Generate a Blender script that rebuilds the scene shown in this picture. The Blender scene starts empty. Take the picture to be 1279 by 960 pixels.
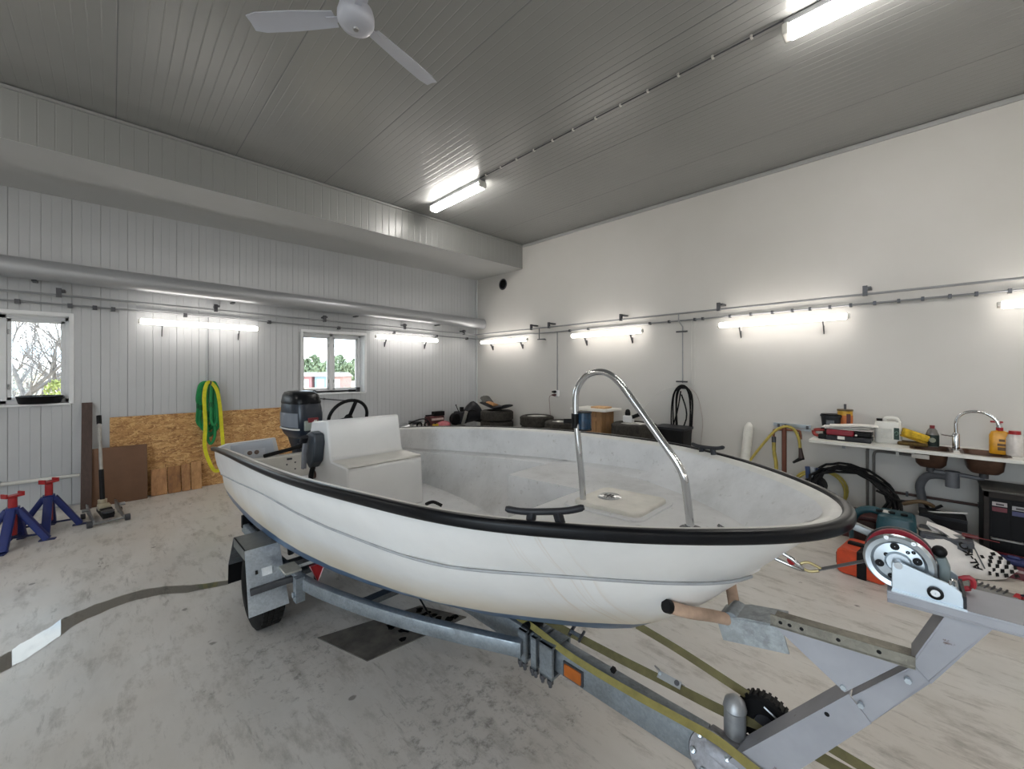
import bpy, bmesh, math, random
import numpy as np
from mathutils import Vector, Matrix
random.seed(7); rng = np.random.default_rng(7)
S = bpy.context.scene; COL = S.collection
PI = math.pi

# ------------------------------------------------------------------ camera, world, exposure
FPX, HORIZON, EYE = 505.0, 461.0, 1.65          # focal length in pixels (1279x960), horizon row, eye height
YAW = math.radians(44.7)                         # looking between +X and +Y
FW = Vector((math.sin(YAW), math.cos(YAW), 0)); RT = Vector((math.cos(YAW), -math.sin(YAW), 0))
cam_d = bpy.data.cameras.new('camera'); cam = bpy.data.objects.new('camera', cam_d); COL.objects.link(cam)
cam.location = (0, 0, EYE); cam.rotation_euler = (PI/2, 0, -YAW)
cam_d.sensor_width = 36; cam_d.lens = 36*FPX/1279; cam_d.shift_y = -(480-HORIZON)/1279
cam_d.clip_start = 0.05; cam_d.clip_end = 900
S.camera = cam
S.view_settings.view_transform = 'Standard'; S.view_settings.look = 'None'
S.view_settings.exposure = 0.75; S.view_settings.gamma = 1.0; S.view_settings.use_curve_mapping = False

world = bpy.data.worlds.new('sky'); S.world = world; world.use_nodes = True
nt = world.node_tree; nt.nodes.clear()
def wn(t, **k):
    n = nt.nodes.new(t)
    for a, b in k.items(): setattr(n, a, b)
    return n
tc = wn('ShaderNodeTexCoord'); mp = wn('ShaderNodeMapping'); mp.inputs['Scale'].default_value = (1.6, 1.6, 9)
nz = wn('ShaderNodeTexNoise'); nz.inputs['Scale'].default_value = 2.2; nz.inputs['Detail'].default_value = 5
rp = wn('ShaderNodeValToRGB'); rp.color_ramp.elements[0].position = .38; rp.color_ramp.elements[1].position = .56
rp.color_ramp.elements[0].color = (.46, .66, .86, 1); rp.color_ramp.elements[1].color = (.90, .96, 1, 1)
bgd = wn('ShaderNodeBackground'); out = wn('ShaderNodeOutputWorld'); bgd.inputs['Strength'].default_value = 4.0
nt.links.new(tc.outputs['Generated'], mp.inputs['Vector']); nt.links.new(mp.outputs[0], nz.inputs['Vector'])
nt.links.new(nz.outputs['Fac'], rp.inputs['Fac']); nt.links.new(rp.outputs[0], bgd.inputs['Color'])
nt.links.new(bgd.outputs[0], out.inputs['Surface'])
TUBE_POWER = 8.0        # radiance of the wall tubes
CEIL_POWER = 27.0        # radiance of the ceiling lights

# ------------------------------------------------------------------ pixel -> place
def ray(px): return FW + RT*((px-640.0)/FPX)
def at_depth(px, py, d): r = ray(px)*d; return Vector((r.x, r.y, EYE-(py-HORIZON)*d/FPX))
def onX(px, py, X): return at_depth(px, py, X/ray(px).x)
def onY(px, py, Y): return at_depth(px, py, Y/ray(px).y)
def onZ(px, py, Z=0.0): return at_depth(px, py, FPX*(EYE-Z)/(py-HORIZON))

# ------------------------------------------------------------------ materials
def lin(c):
    if isinstance(c, str): c = tuple(int(c[i:i+2], 16) for i in (0, 2, 4))
    return tuple((v/255/12.92 if v/255 <= .04045 else ((v/255+.055)/1.055)**2.4) for v in c) + (1,)
class NT:
    def __init__(s, name):
        s.m = bpy.data.materials.new(name); s.m.use_nodes = True; s.t = s.m.node_tree
        s.b = s.t.nodes['Principled BSDF']
    def n(s, t, **k):
        n = s.t.nodes.new(t)
        for a, b in k.items(): setattr(n, a, b)
        return n
    def l(s, a, b): s.t.links.new(a, b)
    def coord(s, kind='Object', scale=(1, 1, 1)):
        c = s.n('ShaderNodeTexCoord'); m = s.n('ShaderNodeMapping'); m.inputs['Scale'].default_value = scale
        s.l(c.outputs[kind], m.inputs[0]); return m.outputs[0]
    def noise(s, vec, scale, detail=4, rough=.6):
        n = s.n('ShaderNodeTexNoise'); n.inputs['Scale'].default_value = scale; n.inputs['Detail'].default_value = detail
        n.inputs['Roughness'].default_value = rough; s.l(vec, n.inputs['Vector']); return n.outputs['Fac']
    def ramp(s, fac, stops):
        r = s.n('ShaderNodeValToRGB'); e = r.color_ramp.elements
        while len(e) < len(stops): e.new(.5)
        for i, (p, c) in enumerate(stops):
            e[i].position = p; e[i].color = c if not isinstance(c, (int, float)) else (c, c, c, 1)
        s.l(fac, r.inputs[0]); return r.outputs[0]
    def mix(s, fac, a, b, mode='MIX'):
        m = s.n('ShaderNodeMix', data_type='RGBA', blend_type=mode)
        for i, v in ((0, fac), (6, a), (7, b)):
            if isinstance(v, (int, float)): m.inputs[i].default_value = v
            elif isinstance(v, tuple): m.inputs[i].default_value = v
            else: s.l(v, m.inputs[i])
        return m.outputs[2]
    def math(s, op, a, b=0.0, c=None, clamp=False):
        m = s.n('ShaderNodeMath', operation=op, use_clamp=clamp)
        for i, v in enumerate((a, b) if c is None else (a, b, c)):
            if isinstance(v, (int, float)): m.inputs[i].default_value = v
            else: s.l(v, m.inputs[i])
        return m.outputs[0]
    def xyz(s, vec): x = s.n('ShaderNodeSeparateXYZ'); s.l(vec, x.inputs[0]); return x.outputs
    def bump(s, h, strength=.3, dist=.01):
        b = s.n('ShaderNodeBump'); b.inputs['Strength'].default_value = strength; b.inputs['Distance'].default_value = dist
        s.l(h, b.inputs['Height']); s.l(b.outputs[0], s.b.inputs['Normal'])
    def set(s, color=None, rough=None, metal=None):
        for k, v in (('Base Color', color), ('Roughness', rough), ('Metallic', metal)):
            if v is None: continue
            if isinstance(v, (int, float, tuple)): s.b.inputs[k].default_value = v
            else: s.l(v, s.b.inputs[k])
        return s.m
_mc = {}
def mat(color, rough=.5, metal=0.0, var=.12, scale=14, bump=0.0, stretch=(1, 1, 1)):
    """plain material with a little procedural mottling"""
    key = (color, rough, metal, var, scale, bump, stretch)
    if key in _mc: return _mc[key]
    t = NT('paint_' + str(color)); c = lin(color)
    f = t.noise(t.coord(scale=stretch), scale)
    dark = tuple(v*(1-var*1.6) for v in c[:3])+(1,); lite = tuple(min(1, v*(1+var)) for v in c[:3])+(1,)
    t.set(t.ramp(f, [(.3, dark), (.7, lite)]), rough, metal)
    if max(c[:3]) < .03 and not metal: t.b.inputs['Specular IOR Level'].default_value = .22
    if bump: t.bump(f, bump, .01)
    _mc[key] = t.m; return t.m
def emit(color, strength):
    t = NT('lamp_glow'); t.b.inputs['Base Color'].default_value = (.8, .8, .8, 1)
    t.b.inputs['Emission Color'].default_value = lin(color); t.b.inputs['Emission Strength'].default_value = strength
    return t.m
def glass_mat():
    t = NT('window_glass'); o = t.t.nodes['Material Output']
    tr = t.n('ShaderNodeBsdfTransparent'); tr.inputs[0].default_value = (.96, .98, .98, 1)
    gl = t.n('ShaderNodeBsdfGlossy'); gl.inputs['Roughness'].default_value = .02
    fr = t.n('ShaderNodeFresnel'); fr.inputs[0].default_value = 1.45
    mx = t.n('ShaderNodeMixShader'); t.l(fr.outputs[0], mx.inputs[0]); t.l(tr.outputs[0], mx.inputs[1]); t.l(gl.outputs[0], mx.inputs[2])
    t.l(mx.outputs[0], o.inputs[0]); return t.m
def water_mat():
    t = NT('puddle_water'); o = t.t.nodes['Material Output']
    tr = t.n('ShaderNodeBsdfTransparent'); tr.inputs[0].default_value = (.84, .83, .79, 1)
    gl = t.n('ShaderNodeBsdfGlossy'); gl.inputs['Roughness'].default_value = .0
    fr = t.n('ShaderNodeFresnel'); fr.inputs[0].default_value = 1.6
    mx = t.n('ShaderNodeMixShader'); t.l(fr.outputs[0], mx.inputs[0]); t.l(tr.outputs[0], mx.inputs[1]); t.l(gl.outputs[0], mx.inputs[2])
    t.l(mx.outputs[0], o.inputs[0]); return t.m

def floor_mat():
    t = NT('painted_concrete'); v = t.coord(); x = t.xyz(v)
    big = t.noise(v, .7, 4); med = t.noise(t.coord(scale=(1, .35, 1)), 5, 6, .65); fine = t.noise(v, 40, 4, .7)
    c = t.ramp(med, [(.25, lin('bcbab6')), (.5, lin('cac8c4')), (.75, lin('d4d2cf'))])
    c = t.mix(t.ramp(big, [(.35, .0), (.65, .4)]), c, lin('c4b8a9'))
    # scuffs and tyre smears, stretched along the driving direction
    sm = t.noise(t.coord(scale=(3.0, 1.1, 1)), 2.6, 8, .74)
    c = t.mix(t.ramp(sm, [(.51, .0), (.68, .62)]), c, lin('7f786e'))
    m2 = t.n('ShaderNodeMapping'); m2.inputs['Rotation'].default_value = (0, 0, .9); m2.inputs['Scale'].default_value = (4.5, .7, 1); t.l(v, m2.inputs[0])
    s2 = t.noise(m2.outputs[0], 3.1, 9, .78)
    c = t.mix(t.ramp(s2, [(.57, .0), (.68, .6)]), c, lin('665f56'))
    # scattered dark drips
    vo = t.n('ShaderNodeTexVoronoi'); vo.inputs['Scale'].default_value = 3.1; t.l(v, vo.inputs['Vector'])
    wob = t.math('ADD', vo.outputs['Distance'], t.math('MULTIPLY', t.noise(v, 22, 3), .12))
    c = t.mix(t.ramp(wob, [(.10, .75), (.125, .0)]), c, lin('4f4a45'))
    # oily grit spilled in front of and under the trailer
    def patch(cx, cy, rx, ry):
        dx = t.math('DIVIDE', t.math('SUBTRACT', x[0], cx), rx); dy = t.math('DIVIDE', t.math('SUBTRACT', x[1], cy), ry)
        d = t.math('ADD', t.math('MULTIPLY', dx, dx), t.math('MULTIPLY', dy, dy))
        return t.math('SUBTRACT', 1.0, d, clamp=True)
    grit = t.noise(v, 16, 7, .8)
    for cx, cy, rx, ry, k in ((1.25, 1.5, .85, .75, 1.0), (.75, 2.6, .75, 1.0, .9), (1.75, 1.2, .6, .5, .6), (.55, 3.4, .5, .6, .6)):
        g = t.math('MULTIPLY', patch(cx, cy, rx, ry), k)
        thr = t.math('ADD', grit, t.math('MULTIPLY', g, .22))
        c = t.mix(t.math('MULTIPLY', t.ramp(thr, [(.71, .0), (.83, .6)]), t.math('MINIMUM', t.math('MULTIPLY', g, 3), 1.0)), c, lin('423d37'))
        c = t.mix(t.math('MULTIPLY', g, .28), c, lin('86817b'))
    r = t.ramp(med, [(.3, .26), (.7, .46)])
    t.set(c, r); t.bump(t.math('ADD', t.math('MULTIPLY', fine, .3), med), .12, .006); return t.m

def hull_mat():
    t = NT('hull_gelcoat'); v = t.coord(); x = t.xyz(v)
    line = t.math('SUBTRACT', t.math('SUBTRACT', x[2], t.math('MULTIPLY', x[0], .046)), .575)
    n = t.noise(v, 7, 5); wob = t.math('ADD', line, t.math('MULTIPLY', t.math('SUBTRACT', n, .5), .012))
    white = t.ramp(t.noise(v, 3, 5), [(.3, lin('dededd')), (.7, lin('eaeae9'))])
    tan = t.mix(t.noise(t.coord(scale=(1, 1, .3)), 6, 5), lin('d9ccb4'), lin('c9b48f'))
    f = t.math('MULTIPLY', t.ramp(t.math('ADD', wob, t.math('MULTIPLY', t.noise(v, 2.2, 4), .16)), [(.11, 1.0), (.27, .0)]), .7)
    c = t.mix(f, white, tan)
    # rust streaks below the rub rail, beside the cleat
    st = t.noise(t.coord(scale=(46, 1, .5)), 1.0, 3)
    win = t.math('SUBTRACT', 1.0, t.math('MULTIPLY', t.math('ABSOLUTE', t.math('SUBTRACT', x[0], 3.63)), 9.0), clamp=True)
    side = t.math('LESS_THAN', x[1], 0.0)
    c = t.mix(t.math('MULTIPLY', t.math('MULTIPLY', t.ramp(st, [(.54, .0), (.70, .55)]), win), side), c, lin('b98f4e'))
    # scuffs
    sc = t.noise(t.coord(scale=(1, 1, 6)), 9, 7, .8)
    c = t.mix(t.ramp(sc, [(.68, .0), (.76, .5)]), c, lin('8d8b86'))
    blue = t.ramp(n, [(.35, lin('2f4a68')), (.6, lin('49688a')), (.8, lin('6f8aa5'))])
    c = t.mix(t.ramp(wob, [(.0, 1.0), (.006, .0)]), c, blue)
    t.set(c, .3); t.bump(t.noise(v, 2.0, 2), .05, .02); return t.m

def liner_mat():
    t = NT('boat_liner'); v = t.coord()
    a = t.noise(v, 3.5, 6, .7); b = t.noise(v, 30, 4)
    c = t.ramp(a, [(.3, lin('c3c4c4')), (.5, lin('d6d7d8')), (.75, lin('e1e2e3'))])
    c = t.mix(t.ramp(b, [(.62, .0), (.75, .5)]), c, lin('8f8c85'))
    t.set(c, .5); t.bump(b, .1, .004); return t.m

def osb_mat():
    t = NT('osb'); vo = t.n('ShaderNodeTexVoronoi'); vo.inputs['Scale'].default_value = 16
    v = t.coord(scale=(1.0, 1, 2.4)); dn = t.noise(v, 6, 3)
    a = t.n('ShaderNodeVectorMath', operation='ADD'); t.l(v, a.inputs[0]); t.l(dn, a.inputs[1]); t.l(a.outputs[0], vo.inputs['Vector'])
    x = t.n('ShaderNodeSeparateColor'); t.l(vo.outputs['Color'], x.inputs[0])
    c = t.ramp(x.outputs[0], [(.0, lin('8f643a')), (.4, lin('b58752')), (.7, lin('c79a64')), (1, lin('dcb67e'))])
    c = t.mix(t.ramp(t.noise(t.coord(scale=(1, 1, 3)), 22, 6), [(.52, .0), (.85, .4)]), c, lin('7d5531'))
    t.set(c, .7); t.bump(x.outputs[0], .2, .003); return t.m

def wood_mat(a, b, scale=6, stretch=(9, 9, .8)):
    t = NT('wood'); n = t.noise(t.coord(scale=stretch), scale, 6, .7)
    t.set(t.ramp(n, [(.3, lin(a)), (.7, lin(b))]), .65); t.bump(n, .2, .004); return t.m

def galv_mat(base='8d959b', dirt=.5, rough=.38):
    t = NT('galvanised_steel'); v = t.coord()
    vo = t.n('ShaderNodeTexVoronoi'); vo.inputs['Scale'].default_value = 110; t.l(v, vo.inputs['Vector'])
    x = t.n('ShaderNodeSeparateColor'); t.l(vo.outputs['Color'], x.inputs[0])
    b = lin(base); c = t.ramp(x.outputs[0], [(0, tuple(q*.88 for q in b[:3])+(1,)), (1, tuple(min(1, q*1.08) for q in b[:3])+(1,))])
    n = t.noise(v, 9, 6, .75)
    c = t.mix(t.math('MULTIPLY', t.ramp(n, [(.5, .0), (.7, 1.0)]), dirt), c, lin('4a4540'))
    t.set(c, t.ramp(n, [(.4, rough), (.7, .75)]), t.ramp(n, [(.45, .75), (.7, .1)])); return t.m

def greypaint_mat():
    t = NT('grey_primer_steel'); v = t.coord(); n = t.noise(v, 5, 4); r = t.noise(v, 13, 6, .7)
    c = t.ramp(n, [(.3, lin('93959c')), (.7, lin('a4a6ad'))])
    c = t.mix(t.ramp(r, [(.635, .0), (.67, .9)]), c, lin('5c4436'))
    t.set(c, .45, .15); return t.m

WHITE_WALL = NT('wall_paint')
_v = WHITE_WALL.coord(); WHITE_WALL.set(WHITE_WALL.ramp(WHITE_WALL.noise(_v, .8, 4), [(.3, lin('c4c2bd')), (.7, lin('cac8c4'))]), .55)
WHITE_WALL.bump(WHITE_WALL.noise(_v, 30, 3), .05, .003); WHITE_WALL = WHITE_WALL.m
PANEL = mat('bfc1c3', .32, 0, .02, 2); CEIL = mat('8e8f8d', .30, 0, .02, 2)
GROOVE = mat('74767a', .6, 0, .05, 4)
WHITE = mat('e4e5e6', .35, 0, .03, 4); OFFWHITE = mat('d9d8d2', .4, 0, .04, 4)
BLACK = mat('0d0d0f', .5, 0, .2, 20); RUBBER = mat('23221f', .75, 0, .3, 24, .2); SATIN = mat('2b2c30', .4, 0, .15, 10)
CHROME = mat('cfd1d3', .09, 1.0, .03, 6); STEEL = mat('a7a9ab', .3, 1.0, .08, 10); ZINC = mat('c2ccd4', .28, .85, .06, 8)
PIPE = mat('939597', .4, .3, .08, 6); DARKSTEEL = mat('55565a', .4, .6, .2, 12)
GALV = galv_mat(); GALVD = galv_mat('6f7478', .8, .5); PLATE = galv_mat('b9c0c6', .18, .35); GREYP = greypaint_mat()
RED = mat('a01c22', .4); BLUE = mat('1c2c6e', .4); ORANGE = mat('c4451f', .45); TEAL = mat('15424c', .4)
YELLOW = mat('d8b021', .45); NAVY = mat('1d2735', .3, 0, .1, 6); COPPER = mat('8a5a44', .45, .5, .2, 12)
GLASS = glass_mat(); FLOOR = floor_mat(); HULL = hull_mat(); LINER = liner_mat(); OSB = osb_mat()

# ------------------------------------------------------------------ mesh builder
def frame(x, y, z, o):
    return Matrix(((x[0], y[0], z[0], o[0]), (x[1], y[1], z[1], o[1]), (x[2], y[2], z[2], o[2]), (0, 0, 0, 1)))
def rotm(rx=0, ry=0, rz=0, o=(0, 0, 0)):
    return Matrix.Translation(o) @ Matrix.Rotation(rz, 4, 'Z') @ Matrix.Rotation(ry, 4, 'Y') @ Matrix.Rotation(rx, 4, 'X')
def spline(pts, n=8, closed=False):
    P = [Vector(p) for p in pts]; r = []; m = len(P)
    for i in range(m if closed else m-1):
        g = (lambda k: P[k % m]) if closed else (lambda k: P[min(max(k, 0), m-1)])
        a, b, c, d = g(i-1), g(i), g(i+1), g(i+2)
        for k in range(n):
            t = k/n
            r.append(.5*((2*b)+(c-a)*t+(2*a-5*b+4*c-d)*t*t+(3*b-a-3*c+d)*t**3))
    if not closed: r.append(P[-1])
    return r
def circle(r, n=8): return [(r*math.cos(2*PI*i/n), r*math.sin(2*PI*i/n)) for i in range(n)]
def rrect(w, h, r, n=3):
    o = []
    for cx, cy, a0 in ((w/2-r, h/2-r, 0), (-w/2+r, h/2-r, PI/2), (-w/2+r, -h/2+r, PI), (w/2-r, -h/2+r, 1.5*PI)):
        for i in range(n+1):
            a = a0+PI/2*i/n; o.append((cx+r*math.cos(a), cy+r*math.sin(a)))
    return o
class MB:
    def __init__(s): s.v = []; s.f = []
    def add(s, vs, fs, M=None):
        k = len(s.v)
        for p in vs:
            p = Vector(p); s.v.append(M @ p if M is not None else p)
        s.f += [tuple(i+k for i in f) for f in fs]; return s
    def box(s, c, d, M=None):
        x, y, z = d[0]/2, d[1]/2, d[2]/2; c = Vector(c)
        vs = [c+Vector((a*x, b*y, e*z)) for a in (-1, 1) for b in (-1, 1) for e in (-1, 1)]
        return s.add(vs, [(0, 1, 3, 2), (4, 6, 7, 5), (0, 4, 5, 1), (2, 3, 7, 6), (0, 2, 6, 4), (1, 5, 7, 3)], M)
    def span(s, a, b, M=None):
        return s.box([(p+q)/2 for p, q in zip(a, b)], [abs(q-p) for p, q in zip(a, b)], M)
    def sweep(s, path, prof, up=(0, 0, 1), closed=False, caps=True, M=None, scale=None):
        P = [Vector(p) for p in path]; n = len(P); m = len(prof); vs = []; U = Vector(up).normalized(); last = None
        for i, p in enumerate(P):
            a = P[(i-1) % n] if closed or i > 0 else p; b = P[(i+1) % n] if closed or i < n-1 else p
            t = (b-a).normalized()
            side = t.cross(U)
            if side.length < .08: side = last.copy() if last is not None else t.cross(Vector((1, .01, 0)))
            side.normalize()
            if last is not None and side.dot(last) < 0 and abs(t.dot(U)) > .6: side = -side
            last = side; w = side.cross(t).normalized(); k = scale[i] if scale else 1
            vs += [p+side*(q[0]*k)+w*(q[1]*k) for q in prof]
        fs = []
        for i in range(n if closed else n-1):
            j = (i+1) % n
            fs += [(i*m+k, i*m+(k+1) % m, j*m+(k+1) % m, j*m+k) for k in range(m)]
        if caps and not closed: fs += [tuple(range(m))[::-1], tuple((n-1)*m+k for k in range(m))]
        return s.add(vs, fs, M)
    def tube(s, path, r, n=8, closed=False, up=(0, 0, 1), M=None, scale=None):
        return s.sweep(path, circle(r, n), up, closed, True, M, scale)
    def cyl(s, a, b, r, n=16, r2=None):
        return s.tube([a, b], 1, n, scale=[r, r if r2 is None else r2])
    def lathe(s, prof, n=20, M=None, arc=2*PI):
        vs = []; fs = []; m = len(prof); full = abs(arc-2*PI) < 1e-6; cnt = n if full else n+1
        for i in range(cnt):
            a = arc*i/n; vs += [(r*math.cos(a), r*math.sin(a), z) for r, z in prof]
        for i in range(n):
            j = (i+1) % cnt
            fs += [(i*m+k, j*m+k, j*m+k+1, i*m+k+1) for k in range(m-1)]
        s.add(vs, fs, M)
        return s
    def prism(s, poly, z0, z1, M=None):
        n = len(poly); vs = [(x, y, z0) for x, y in poly]+[(x, y, z1) for x, y in poly]
        return s.add(vs, [tuple(range(n))[::-1], tuple(range(n, 2*n))]+[(i, (i+1) % n, n+(i+1) % n, n+i) for i in range(n)], M)
    def grid(s, rows, M=None, closed=False):
        m = len(rows[0]); vs = [p for r in rows for p in r]; fs = []
        for i in range(len(rows)-1):
            for k in range(m if closed else m-1):
                fs.append((i*m+k, i*m+(k+1) % m, (i+1)*m+(k+1) % m, (i+1)*m+k))
        return s.add(vs, fs, M)
    def loft(s, rows, M=None):
        s.grid(rows, M, True); m = len(rows[0])
        s.add(rows[0], [tuple(range(m))[::-1]], M); s.add(rows[-1], [tuple(range(m))], M); return s
    def ball(s, c, r, n=12, sq=(1, 1, 1)):
        pr = [(max(1e-4, math.sin(PI*i/(n//2))), -math.cos(PI*i/(n//2))) for i in range(n//2+1)]
        return s.lathe(pr, n, Matrix.Translation(c) @ Matrix.Diagonal((r*sq[0], r*sq[1], r*sq[2], 1)))
    def build(s, name, m, parent=None, smooth=38, bev=0, world=True, weld=True):
        me = bpy.data.meshes.new(name); inv = None
        vs = s.v
        if parent is not None and world: inv = XF[parent.name].inverted(); vs = [inv @ p for p in vs]
        me.from_pydata([tuple(p) for p in vs], [], s.f)
        bm = bmesh.new(); bm.from_mesh(me)
        if weld: bmesh.ops.remove_doubles(bm, verts=bm.verts, dist=1e-5)
        bmesh.ops.recalc_face_normals(bm, faces=bm.faces); bm.to_mesh(me); bm.free()
        me.materials.append(m)
        if smooth:
            me.polygons.foreach_set('use_smooth', [True]*len(me.polygons)); me.set_sharp_from_angle(angle=math.radians(smooth))
        o = bpy.data.objects.new(name, me); COL.objects.link(o)
        if parent is not None: o.parent = parent; XF[o.name] = XF[parent.name]
        else: XF[o.name] = Matrix()
        if bev:
            b = o.modifiers.new('bevel', 'BEVEL'); b.width = bev; b.segments = 2; b.limit_method = 'ANGLE'; b.angle_limit = .6
        return o
XF = {}
def tag(o, label, cat, group=None):
    o['label'] = label; o['category'] = cat
    if group: o['group'] = group
    return o
def thing(name, label, cat, loc=(0, 0, 0), group=None, M=None):
    o = bpy.data.objects.new(name, None); COL.objects.link(o); o.empty_display_size = .1
    XF[o.name] = M if M is not None else Matrix.Translation(loc); o.matrix_world = XF[o.name]
    return tag(o, label, cat, group)
def struct(o): o['kind'] = 'structure'; return o
def copy_thing(root, loc, label, group=None, rz=0.0):
    c = root.copy(); COL.objects.link(c); c.location = loc; c.rotation_euler = (0, 0, rz); c['label'] = label
    if group: c['group'] = group
    XF[c.name] = Matrix.Translation(loc) @ Matrix.Rotation(rz, 4, 'Z')
    for ch in list(root.children):
        d = ch.copy(); COL.objects.link(d); d.parent = c
        for g in list(ch.children):
            e = g.copy(); COL.objects.link(e); e.parent = d
    return c

# ================================================================== the room
XL, XR, YB, YN, ZC = -5.0, 6.0, 7.23, -3.6, 4.19
b = MB().span((XL-.2, YN-.2, -.2), (XR+.2, YB+.25, 0)); struct(b.build('floor', FLOOR))
struct(MB().span((XL-.2, YN-.2, ZC+.012), (XR+.2, YB+.25, ZC+.2)).build('ceiling', GROOVE))
ceiling = bpy.data.objects['ceiling']
def ribbed(x0, x1, pitch, groove, depth):
    """profile points (x, z) of a micro-ribbed panel, z up is proud"""
    p = []; n = max(1, round((x1-x0)/pitch)); w = (x1-x0)/n
    for i in range(n):
        a = x0+i*w; p += [(a, 0), (a+groove/2, depth), (a+w-groove/2, depth)]
    p.append((x1, 0)); return p
# ceiling panels, ribs and joints along Y
seams = [-5.0, -4.05, -3.03, -2.01, -.99, .03, 1.05, 2.06, 3.07, 4.07, 5.08, 6.0]
for a, c in zip(seams[:-1], seams[1:]):
    pr = ribbed(a+.003, c-.003, .0775, .012, .0016)
    m = MB(); m.grid([[(x, y, ZC+.010-z) for x, z in pr] for y in (YN, 5.76)])
    m.span((a+.004, YN, ZC+.0105), (c-.004, 5.76, ZC+.0118))
    m.build('panel', CEIL, ceiling, smooth=0)
# soffit box along the window wall
sof = struct(MB().span((XL, 5.757, 3.71), (XR, YB, 4.19)).build('soffit', mat('b4b5b4', .3, 0, .02, 2)))
pr = ribbed(XL, XR, .11, .016, .003)
MB().grid([[(x, 5.757-z, zz) for x, z in pr] for zz in (3.712, 4.188)]).build('face_panel', CEIL, sof, smooth=0)
MB().span((XL, 5.735, 4.16), (XR, 5.757, 4.19)).build('corner_strip', CEIL, sof, smooth=0)
# window wall with two openings
WIN = [(-1.42, -.366, 1.245, 2.285), (2.26, 3.32, 1.235, 2.275)]
m = MB(); xs = [XL-.2]
for x0, x1, z0, z1 in WIN:
    m.span((xs[-1], YB+.008, 0), (x0, YB+.25, ZC)); m.span((x0, YB+.008, 0), (x1, YB+.25, z0)); m.span((x0, YB+.008, z1), (x1, YB+.25, ZC)); xs.append(x1)
m.span((xs[-1], YB+.008, 0), (XR+.2, YB+.25, ZC))
wall_back = struct(m.build('wall_back', mat('a9aaac', .5, 0, .03, 3), smooth=0))
x = XL
while x < XR-.01:
    x2 = min(x+.98, XR); m = MB(); n = 12; w = (x2-x)/n
    for i in range(n):
        a, c = x+i*w+(.004 if i % 3 == 0 else .002), x+(i+1)*w-(.004 if i % 3 == 2 else .002)
        zz = [(.02, 3.708)]
        for x0, x1, z0, z1 in WIN:
            if c > x0 and a < x1: zz = [(.02, z0), (z1, 3.708)]; break
        for z0, z1 in zz:
            aa, cc = a, c
            m.grid([[(a-.003, YB+.004, z), (a, YB, z), (c, YB, z), (c+.003, YB+.004, z)] for z in (z0, z1)])
    m.build('panel', PANEL, wall_back, smooth=0); x = x2
wall_right = struct(MB().span((XR, YN-.2, 0), (XR+.2, YB+.25, ZC+.2)).build('wall_right', WHITE_WALL))
DY0, DY1, DZ = -2.6, 1.6, 3.4      # wide open drive-in doorway in the left wall, outside the frame
struct(MB().span((XL-.2, YN-.2, 0), (XL, DY0, ZC+.2)).span((XL-.2, DY1, 0), (XL, YB+.25, ZC+.2)).span((XL-.2, DY0, DZ), (XL, DY1, ZC+.2)).build('wall_left', WHITE_WALL))
struct(MB().span((XL-.22, DY0-.06, 0), (XL+.02, DY0, DZ+.06)).span((XL-.22, DY1, 0), (XL+.02, DY1+.06, DZ+.06)).span((XL-.22, DY0, DZ), (XL+.02, DY1, DZ+.06)).build('trim_3', PANEL))
ld = bpy.data.lights.new('portal', 'AREA'); ld.shape = 'RECTANGLE'; ld.size = DZ; ld.size_y = DY1-DY0; ld.cycles.is_portal = True
lo = bpy.data.objects.new('portal', ld); COL.objects.link(lo); lo.location = (XL-.19, (DY0+DY1)/2, DZ/2); lo.rotation_euler = (0, -PI/2, 0)
struct(MB().span((-60, -60, -.32), (XL-.21, YB+1.2, -.12)).build('yard', mat('9a958e', .9, 0, .15, 2)))
struct(MB().span((XL-.2, YN-.2, 0), (XR+.2, YN, ZC+.2)).build('wall_front', WHITE_WALL))
m = MB().span((XR-.022, YN, ZC-.045), (XR, 5.757, ZC-.002)); struct(m.build('trim_1', mat('a4a5a4', .35, 0, .03, 3)))
m = MB().span((XR-.035, YB-.035, 0), (XR, YB, 3.71)); struct(m.build('trim_2', PANEL))
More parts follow.
